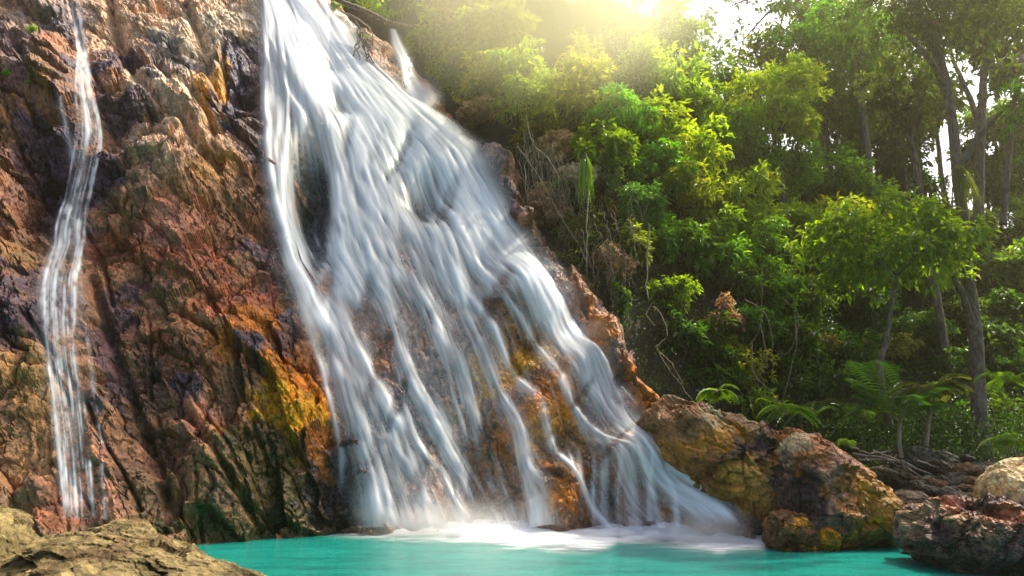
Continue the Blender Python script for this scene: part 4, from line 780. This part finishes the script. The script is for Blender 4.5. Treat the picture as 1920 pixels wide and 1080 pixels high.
# fern fronds, straps, vines
def fronds(name, label, cat, px, py, Y, n, length, kind, up=.9, leaflet=.16, group=None, arc=.9, pairs=16, seed=0, spread=(-1, 1), stem=None):
    g = np.random.default_rng(500 + seed); c = P(px, py, Y); foot = c if stem is None else P(stem[0], stem[1], Y)
    t = thing(name, label, cat, foot, group); tb = []; A = [[] for _ in range(6)]
    if stem is not None: tb.append(tube([foot, (foot + c) / 2 + g.normal(size=3) * .04, c], .07, .05, 8))
    for k in range(n):
        a = g.uniform(0, 2 * math.pi); L = length * g.uniform(.7, 1.15); u = up * g.uniform(.6, 1.2)
        s_ = np.linspace(0, 1, pairs + 2); d = np.array([math.cos(a), math.sin(a) * .8, 0])
        path = c + d * (L * s_[:, None]) * .85 + np.array([0, 0, 1]) * (u * L * s_ - arc * L * s_ ** 2)[:, None]
        tb.append(tube(path[::3], .014, .004, 4, 9))
        tg = np.gradient(path, axis=0); tg /= np.linalg.norm(tg, axis=1)[:, None]; sd = np.cross(tg, [0, 0, 1]); sd /= np.linalg.norm(sd, axis=1)[:, None] + 1e-6
        for sg in (-1, 1):
            p_ = path[2:]; A[0].append(p_); A[1].append(sd[2:] * sg + tg[2:] * .55 + np.array([0, 0, -.15])); A[2].append(np.tile([0, 0, 1.], (len(p_), 1)) + g.normal(size=(len(p_), 3)) * .15)
            tpz = np.sin(np.linspace(.35, 2.9, len(p_))); A[3].append(leaflet * 2.0 * tpz + .03); A[4].append(leaflet * .5 * tpz + .015)
            c1, c2 = map(np.array, KIND[kind]); A[5].append(np.tile(c1 * .6 + c2 * .4, (len(p_), 1)) * g.uniform(.7, 1.3))
    V, Fq = merge(tb); link('stem', mesh('stem', V, Fq, M_BARKP if stem is not None else M_VINE, t.location, smooth=True), t)
    link('fronds', leafmesh('fronds', *[np.concatenate(q) for q in A[:3]], np.concatenate(A[3]), np.concatenate(A[4]), np.concatenate(A[5]), t.location), t)
    return t
GF = 'ferns and small palms at the foot of the forest'
fronds('palm', 'little palm with long arching fronds on a bare stem above the fallen sticks', 'palm', 1688, 792, 20.6, 15, 1.75, 'cool', 1.4, .24, GF, .75, 20, 1, stem=(1690, 858))
fronds('palm', 'pale frond palm on a small pale trunk right of the little palm', 'palm', 1745, 735, 21.0, 11, 1.5, 'olive', .9, .22, GF, .8, 18, 2, stem=(1734, 872))
fronds('fern', 'vivid green fern spray just left of the tall leaning trunk', 'fern', 1768, 722, 21.2, 5, .8, 'bright', .4, .13, GF, .5, 14, 3)
fronds('fern', 'dim fern low behind the pale boulder at the right edge', 'fern', 1890, 720, 21, 9, 1.3, 'mid', .8, .16, GF, .9, 16, 4)
fronds('fern', 'dark fern on the rock shoulder under the hanging vines', 'fern', 1475, 775, 20.5, 10, 1.1, 'mid', .9, .14, GF, .9, 16, 5)
fronds('fern', 'dark fern at the left of the hanging vines on the slope', 'fern', 1345, 735, 20.8, 9, .9, 'mid', .9, .13, GF, .9, 14, 6)
fronds('fern', 'small fern at the top of the peaked boulder', 'fern', 1588, 832, 18.4, 8, .35, 'bright', .9, .06, GF, .9, 10, 7)
fronds('fern', 'dim fern in the dark above the long rock shoulder', 'fern', 1530, 770, 22, 10, 1.3, 'dark', .9, .15, GF, .9, 16, 8)
fronds('fern', 'tall dim fern between the little palm and the peaked boulder', 'fern', 1620, 790, 22, 10, 1.4, 'dark', 1.2, .15, GF, .9, 16, 9)
fronds('fern', 'dim fern right of the foot of the tall trunk', 'fern', 1900, 830, 19, 8, 1.0, 'mid', .7, .13, GF, .8, 14, 10)
def straps(label, px, py, Y, n, L, wid, kind, seed, name='hanging_fern', rad=.35, top=.2):
    g = np.random.default_rng(seed); c = P(px, py, Y); t = thing(name, label, 'fern' if name == 'hanging_fern' else 'grass tuft', c, 'tasselled ferns hanging in the trees' if name == 'hanging_fern' else 'dry grass tufts on the bank')
    sg = 6; V = []; T = []; C = []; o = 0; c1, c2 = map(np.array, KIND[kind])
    for k in range(n):
        a = g.uniform(0, 2 * math.pi); r = rad * g.uniform(.3, 1); l = L * g.uniform(.5, 1.1); s_ = np.linspace(0, 1, sg + 1)
        p = c + np.stack([math.cos(a) * r * np.sqrt(s_) * 1.3, math.sin(a) * r * np.sqrt(s_) * 1.3, top * g.random() + .25 * r * np.sin(s_ * 3) - l * s_], -1) + np.cumsum(g.normal(size=(sg + 1, 3)) * .02, 0) * [1, 1, 0]
        sd = np.array([-math.sin(a + .6), math.cos(a + .6), 0]) * wid * g.uniform(.6, 1.3); ww = (1 - s_ ** 2 * .9)[:, None]
        V.append(np.stack([p - sd * ww, p + sd * ww], 1).reshape(-1, 3)); i = np.arange(sg) * 2 + o
        T.append(np.stack([i, i + 1, i + 3, i + 2], 1)); o += 2 * (sg + 1); kk = g.random(); C.append(np.tile((c1 * kk + c2 * (1 - kk)) * g.uniform(.7, 1.4), (2 * (sg + 1), 1)))
    link('fronds', mesh('fronds', np.concatenate(V), np.concatenate(T), M_LEAF, t.location, {'Col': ('FLOAT_COLOR', 'POINT', rgba(np.concatenate(C)))}), t)
    v, f = tube([c + [0, 0, .25], c, c - [0, 0, .3]], .09, .05, 8); link('stem', mesh('stem', v, f, M_VINE, t.location, smooth=True), t)
straps('long grassy tassel hanging from the middle of the tall leaning trunk', 1800, 330, 22.9, 150, 1.6, .014, 'olive', 1, rad=.5, top=.5)
straps('short tassel where the tall leaning trunk bends at the top', 1755, 50, 22.9, 90, 1.1, .014, 'olive', 2, rad=.38)
straps('upright green fern spike in front of the root curtain', 1097, 300, 25.5, 130, 1.9, .02, 'bright', 3, rad=.3)
for i, (x, y, L_, lb) in enumerate([(985, 262, 1.3, 'dry grass tuft hanging at the top of the root curtain'), (1030, 300, 1.4, 'dry grass tuft hanging in the middle of the root curtain'), (1062, 350, 1.5, 'dry grass tuft below the root curtain'), (1130, 385, 1.4, 'dry grass tuft right of the hanging fern spike'),
                             (1080, 430, 1.3, 'dry grass tuft on the bank halfway down'), (1140, 470, 1.3, 'dry grass tuft above the lower dry stems'), (1015, 360, 1.2, 'dry grass tuft close to the waterfall edge rock'), (940, 215, .9, 'dry grass tuft on the ledge above the waterfall bulge')]):
    straps(lb, x, y, find_Y(x, y, .5), 110, L_, .012, 'straw', 80 + i, name='dry_grass', rad=.7, top=.5)
def lines(name, label, cat, paths, Y, r, mat, group=None, wob=.05, part='strand'):
    P0 = P(paths[0][0][0], paths[0][0][1], Y); t = thing(name, label, cat, P0, group)
    for i, pt in enumerate(paths):
        v, f = tube([P(a, b, Y + (q[0] if q else 0)) for a, b, *q in pt], r, r * .6, 5, 22, wob, i + int(P0[0] * 10))
        link(part, mesh(part, v, f, mat, t.location, smooth=True), t)
GV = 'vines hanging on the slope'
lines('vine', 'straight bare vine dropping to the long rock shoulder', 'vine', [[(1492, 590), (1490, 660), (1475, 720), (1458, 790)]], 22.4, .02, M_VINE, GV)
lines('vine', 'looping tangle of bare vines below the leafy tree', 'vine', [[(1425, 610), (1440, 680), (1420, 700), (1430, 770)], [(1470, 560), (1500, 600), (1480, 660), (1450, 655)], [(1410, 640), (1412, 700), (1450, 740), (1455, 790)], [(1395, 560), (1440, 600), (1450, 700)], [(1430, 500), (1428, 600), (1405, 650)]], 22.7, .016, M_VINE, GV)
lines('vine', 'curled vines beside the thin straight trunk', 'vine', [[(1225, 575), (1240, 590), (1250, 630), (1228, 650)], [(1222, 570), (1212, 590), (1228, 610)], [(1230, 650), (1260, 700), (1290, 740), (1300, 755)], [(1235, 660), (1258, 680), (1280, 720)]], 24.2, .02, M_BARKP, GV)
lines('vine', 'pale arching root running down the slope left of the fern spike', 'root', [[(985, 215), (1000, 270), (1030, 300), (1050, 340)], [(1000, 260), (985, 310), (990, 380)], [(970, 275), (1010, 330), (1060, 420), (1120, 520)]], 26.0, .025, M_BARKP, GV)
lines('vine', 'two thin bare stems in the dark at the foot of the slope', 'vine', [[(1218, 420), (1212, 520), (1214, 560)], [(1102, 360), (1100, 440), (1100, 500)]], 24.8, .03, M_BARKP, GV)
rp = []
g = np.random.default_rng(3)
for k in range(46):
    x0 = g.uniform(970, 1090); y0 = 250 + (x0 - 970) * .6 + g.uniform(-25, 25); l = g.uniform(60, 170)
    rp.append([(x0, y0), (x0 + g.uniform(-6, 24), y0 + l * .5), (x0 + g.uniform(-6, 40), y0 + l)])
lines('root_curtain', 'curtain of fine tan roots and dead grass hanging over the bank right of the waterfall', 'roots', rp, 26.3, .011, M_BARKP, None, .12)
rp = []
for k in range(26):
    x0 = g.uniform(1090, 1190); y0 = 420 + g.uniform(-60, 100); l = g.uniform(50, 140)
    rp.append([(x0, y0), (x0 + g.uniform(-6, 14), y0 + l * .5), (x0 + g.uniform(-6, 24), y0 + l)])
lines('root_curtain', 'lower curtain of dry stems hanging beside the thin straight trunk', 'roots', rp, 24.9, .010, M_BARKP, None, .12)
lines('hanging_roots', 'bundle of bare roots hanging over the rim right of the top of the waterfall', 'roots', [[(640, 20), (668, 40), (678, 70), (688, 120)], [(650, 25), (690, 50), (700, 90)], [(678, 60), (672, 90), (676, 120)], [(684, 70), (692, 100), (684, 125)], [(680, 60), (684, 90), (700, 118)], [(672, 50), (668, 80), (662, 112)]], 29.0, .05, M_BARKP, None, .1)
lines('fallen_log', 'dark fallen log lying along the rim above the waterfall', 'log', [[(560, -40), (640, 2), (690, 24), (730, 42), (772, 52)]], 30.0, .15, M_BARK, None, .1, 'log_wood')
lines('fallen_sticks', 'heap of long bare sticks lying on the bank under the little palm', 'sticks', [[(1600, 850), (1680, 866), (1740, 905), (1810, 932)], [(1640, 845), (1720, 880), (1800, 915)], [(1610, 862), (1660, 862), (1700, 880)], [(1690, 862), (1760, 900), (1830, 930)], [(1720, 862), (1770, 880), (1800, 890)], [(1660, 880), (1730, 900), (1790, 935)], [(1600, 840), (1630, 850), (1670, 845)]], 19.6, .03, M_BARKP, None, .08, 'stick')
lines('dead_branch', 'crooked dark branch reaching left against the white sky at the right edge', 'branch', [[(1925, 150), (1900, 148), (1870, 138), (1852, 124)], [(1900, 148), (1905, 130), (1920, 118)]], 28.5, .06, M_BARK, 'dead wood', .06, 'stick')
# white scrap
v, f = tube([P(1651, 905, 19.2), P(1654, 912, 19.1), P(1653, 921, 19.15)], .045, .02, 6, 6, .03)
mw, nt, out = newmat('white_scrap'); bs = N(nt, 'BsdfPrincipled', Roughness=.5); bs.inputs['Base Color'].default_value = (.8, .82, .85, 1); nt.links.new(bs.outputs[0], out.inputs[0])
l_ = P(1652, 921, 19.1); o = link('litter_scrap', mesh('litter_scrap', v, f, mw, l_), loc=tuple(float(q) for q in l_)); tag(o, 'small crumpled white scrap lying on the bank behind the peaked boulder', 'litter')

# small plants on the rock
for i, (x, y, r_, lb) in enumerate([(62, 55, 12, 'tiny moss tuft high on the rock at the upper left'), (62, 156, 10, 'tiny green tuft on the rock left of the trickle'), (8, 138, 9, 'tiny green tuft at the left edge of the rock'), (688, 70, 16, 'small green plant on the rim beside the hanging roots'), (632, 10, 12, 'small green plant at the right shoulder of the waterfall top')]):
    pp, dd, _ = cliff_pts(np.array([float(x)]), np.array([float(y)]))
    plant(x, y, r_, r_ * .7, 1, 'bright', lb, Y=float(pp[0, 1] + NRM[1] * dd[0]) - .12, leaf=.1, dens=.8, lobes=5, name='tuft', cat='plant', group='small tufts growing on the rock', parts=('stem', 'foliage'), trunk=[(x, y + r_ * .6, .3), (x, y, .05), (x, y, 0)], tr=.02)

# undergrowth covering the slope
g = np.random.default_rng(77); nU = 95000
ux = g.uniform(-4, 34, nU); uy = g.uniform(21, 54, nU); uz = hill(ux, uy)
keep = (uy - shore(ux) > 2) & (vnoise(np.stack([ux * .5, uy * .5, ux * 0], -1), 5) > -.6); keep &= ~((uy < 34) & (ux < 3)); ux, uy, uz = ux[keep], uy[keep], uz[keep]; n = len(ux); per = 3
sc = np.clip(uy / 60, .3, 1)
pos = np.repeat(np.stack([ux, uy, uz + g.uniform(.0, 1.3, n) ** 1.5], -1), per, 0) + rdir(g, n * per) * .3
cc = np.where(g.random((n * per, 1)) < .5, np.array([[.022, .06, .007]]), np.array([[.011, .03, .005]])) * g.uniform(.6, 1.4, (n * per, 1))
tag(link('undergrowth', leafmesh('undergrowth', pos, rdir(g, n * per) + [0, -.3, .2], rdir(g, n * per) * .5 + [0, 0, 1], .42 * np.repeat(sc, per) * g.uniform(.6, 1.2, n * per), .17 * np.repeat(sc, per), cc, (0, 0, 0))),
    'leafy undergrowth covering the steep forest slope', 'undergrowth', kind='stuff')

# ================================================================ HAZE
bpy.ops.mesh.primitive_cube_add(size=1, location=(20, 48, 32)); hz = bpy.context.object; hz.name = 'haze'; hz.scale = (260, 180, 72)
hz.data.name = 'haze'
hm, nt, out = newmat('haze_air'); pv = N(nt, 'VolumePrincipled'); pv.inputs['Density'].default_value = 0.0009; pv.inputs['Color'].default_value = (1, .9, .6, 1); pv.inputs['Anisotropy'].default_value = .8
nt.links.new(pv.outputs[0], out.inputs['Volume']); hz.data.materials.append(hm); tag(hz, kind='stuff')
bpy.ops.mesh.primitive_uv_sphere_add(segments=48, ring_count=24, radius=1, location=tuple(P(1025, -45, 26.0))); ms = bpy.context.object; ms.name = 'sunglow'; ms.data.name = 'sunglow'; ms.scale = (11, 4.5, 9)  # volume added to imitate the glow of the sun burst
mm, nt, out = newmat('sunglow_volume'); tcn = N(nt, 'TexCoord'); ln_ = N(nt, 'VectorMath', operation='LENGTH'); nt.links.new(tcn.outputs['Object'], ln_.inputs[0])
mr = N(nt, 'MapRange', interpolation_type='SMOOTHERSTEP'); mr.inputs[1].default_value = 1; mr.inputs[2].default_value = .0; mr.inputs[3].default_value = 0; mr.inputs[4].default_value = .5; nt.links.new(ln_.outputs['Value'], mr.inputs[0])
pv = N(nt, 'VolumePrincipled'); pv.inputs['Color'].default_value = (1, .97, .70, 1); pv.inputs['Anisotropy'].default_value = .6; pw_ = N(nt, 'Math', operation='POWER'); pw_.inputs[1].default_value = 1.35; nt.links.new(mr.outputs[0], pw_.inputs[0]); nt.links.new(pw_.outputs[0], pv.inputs['Density'])
nt.links.new(pv.outputs[0], out.inputs['Volume']); ms.data.materials.append(mm); tag(ms, 'added sun burst stand-in, mist over the top of the forest slope', kind='stuff')
sm, nt, out = newmat('white_spray'); tcn = N(nt, 'TexCoord'); ln_ = N(nt, 'VectorMath', operation='LENGTH'); nt.links.new(tcn.outputs['Object'], ln_.inputs[0])
mr = N(nt, 'MapRange', interpolation_type='SMOOTHERSTEP'); mr.inputs[1].default_value = 1; mr.inputs[2].default_value = .0; mr.inputs[3].default_value = 0; mr.inputs[4].default_value = 1.0; nt.links.new(ln_.outputs['Value'], mr.inputs[0])
pv = N(nt, 'VolumePrincipled'); pv.inputs['Color'].default_value = (1, 1, 1, 1); pv.inputs['Anisotropy'].default_value = .3; nt.links.new(mr.outputs[0], pv.inputs['Density']); nt.links.new(pv.outputs[0], out.inputs['Volume'])
for (x, y, Y, sc_, lb) in ((850, 988, 19.2, (3.1, .8, 1.0), 'fine white spray hanging over the middle foot of the waterfall'), (1330, 1000, 17.2, (1.5, .7, .7), 'fine white spray at the right foot of the waterfall')):
    bpy.ops.mesh.primitive_uv_sphere_add(segments=32, ring_count=16, radius=1, location=tuple(P(x, y, Y))); o = bpy.context.object; o.name = 'spray'; o.data.name = 'spray'; o.scale = sc_; o.data.materials.append(sm); tag(o, lb, kind='stuff')
print('objects', len(bpy.data.objects), 'leaf plants', COUNT[0])
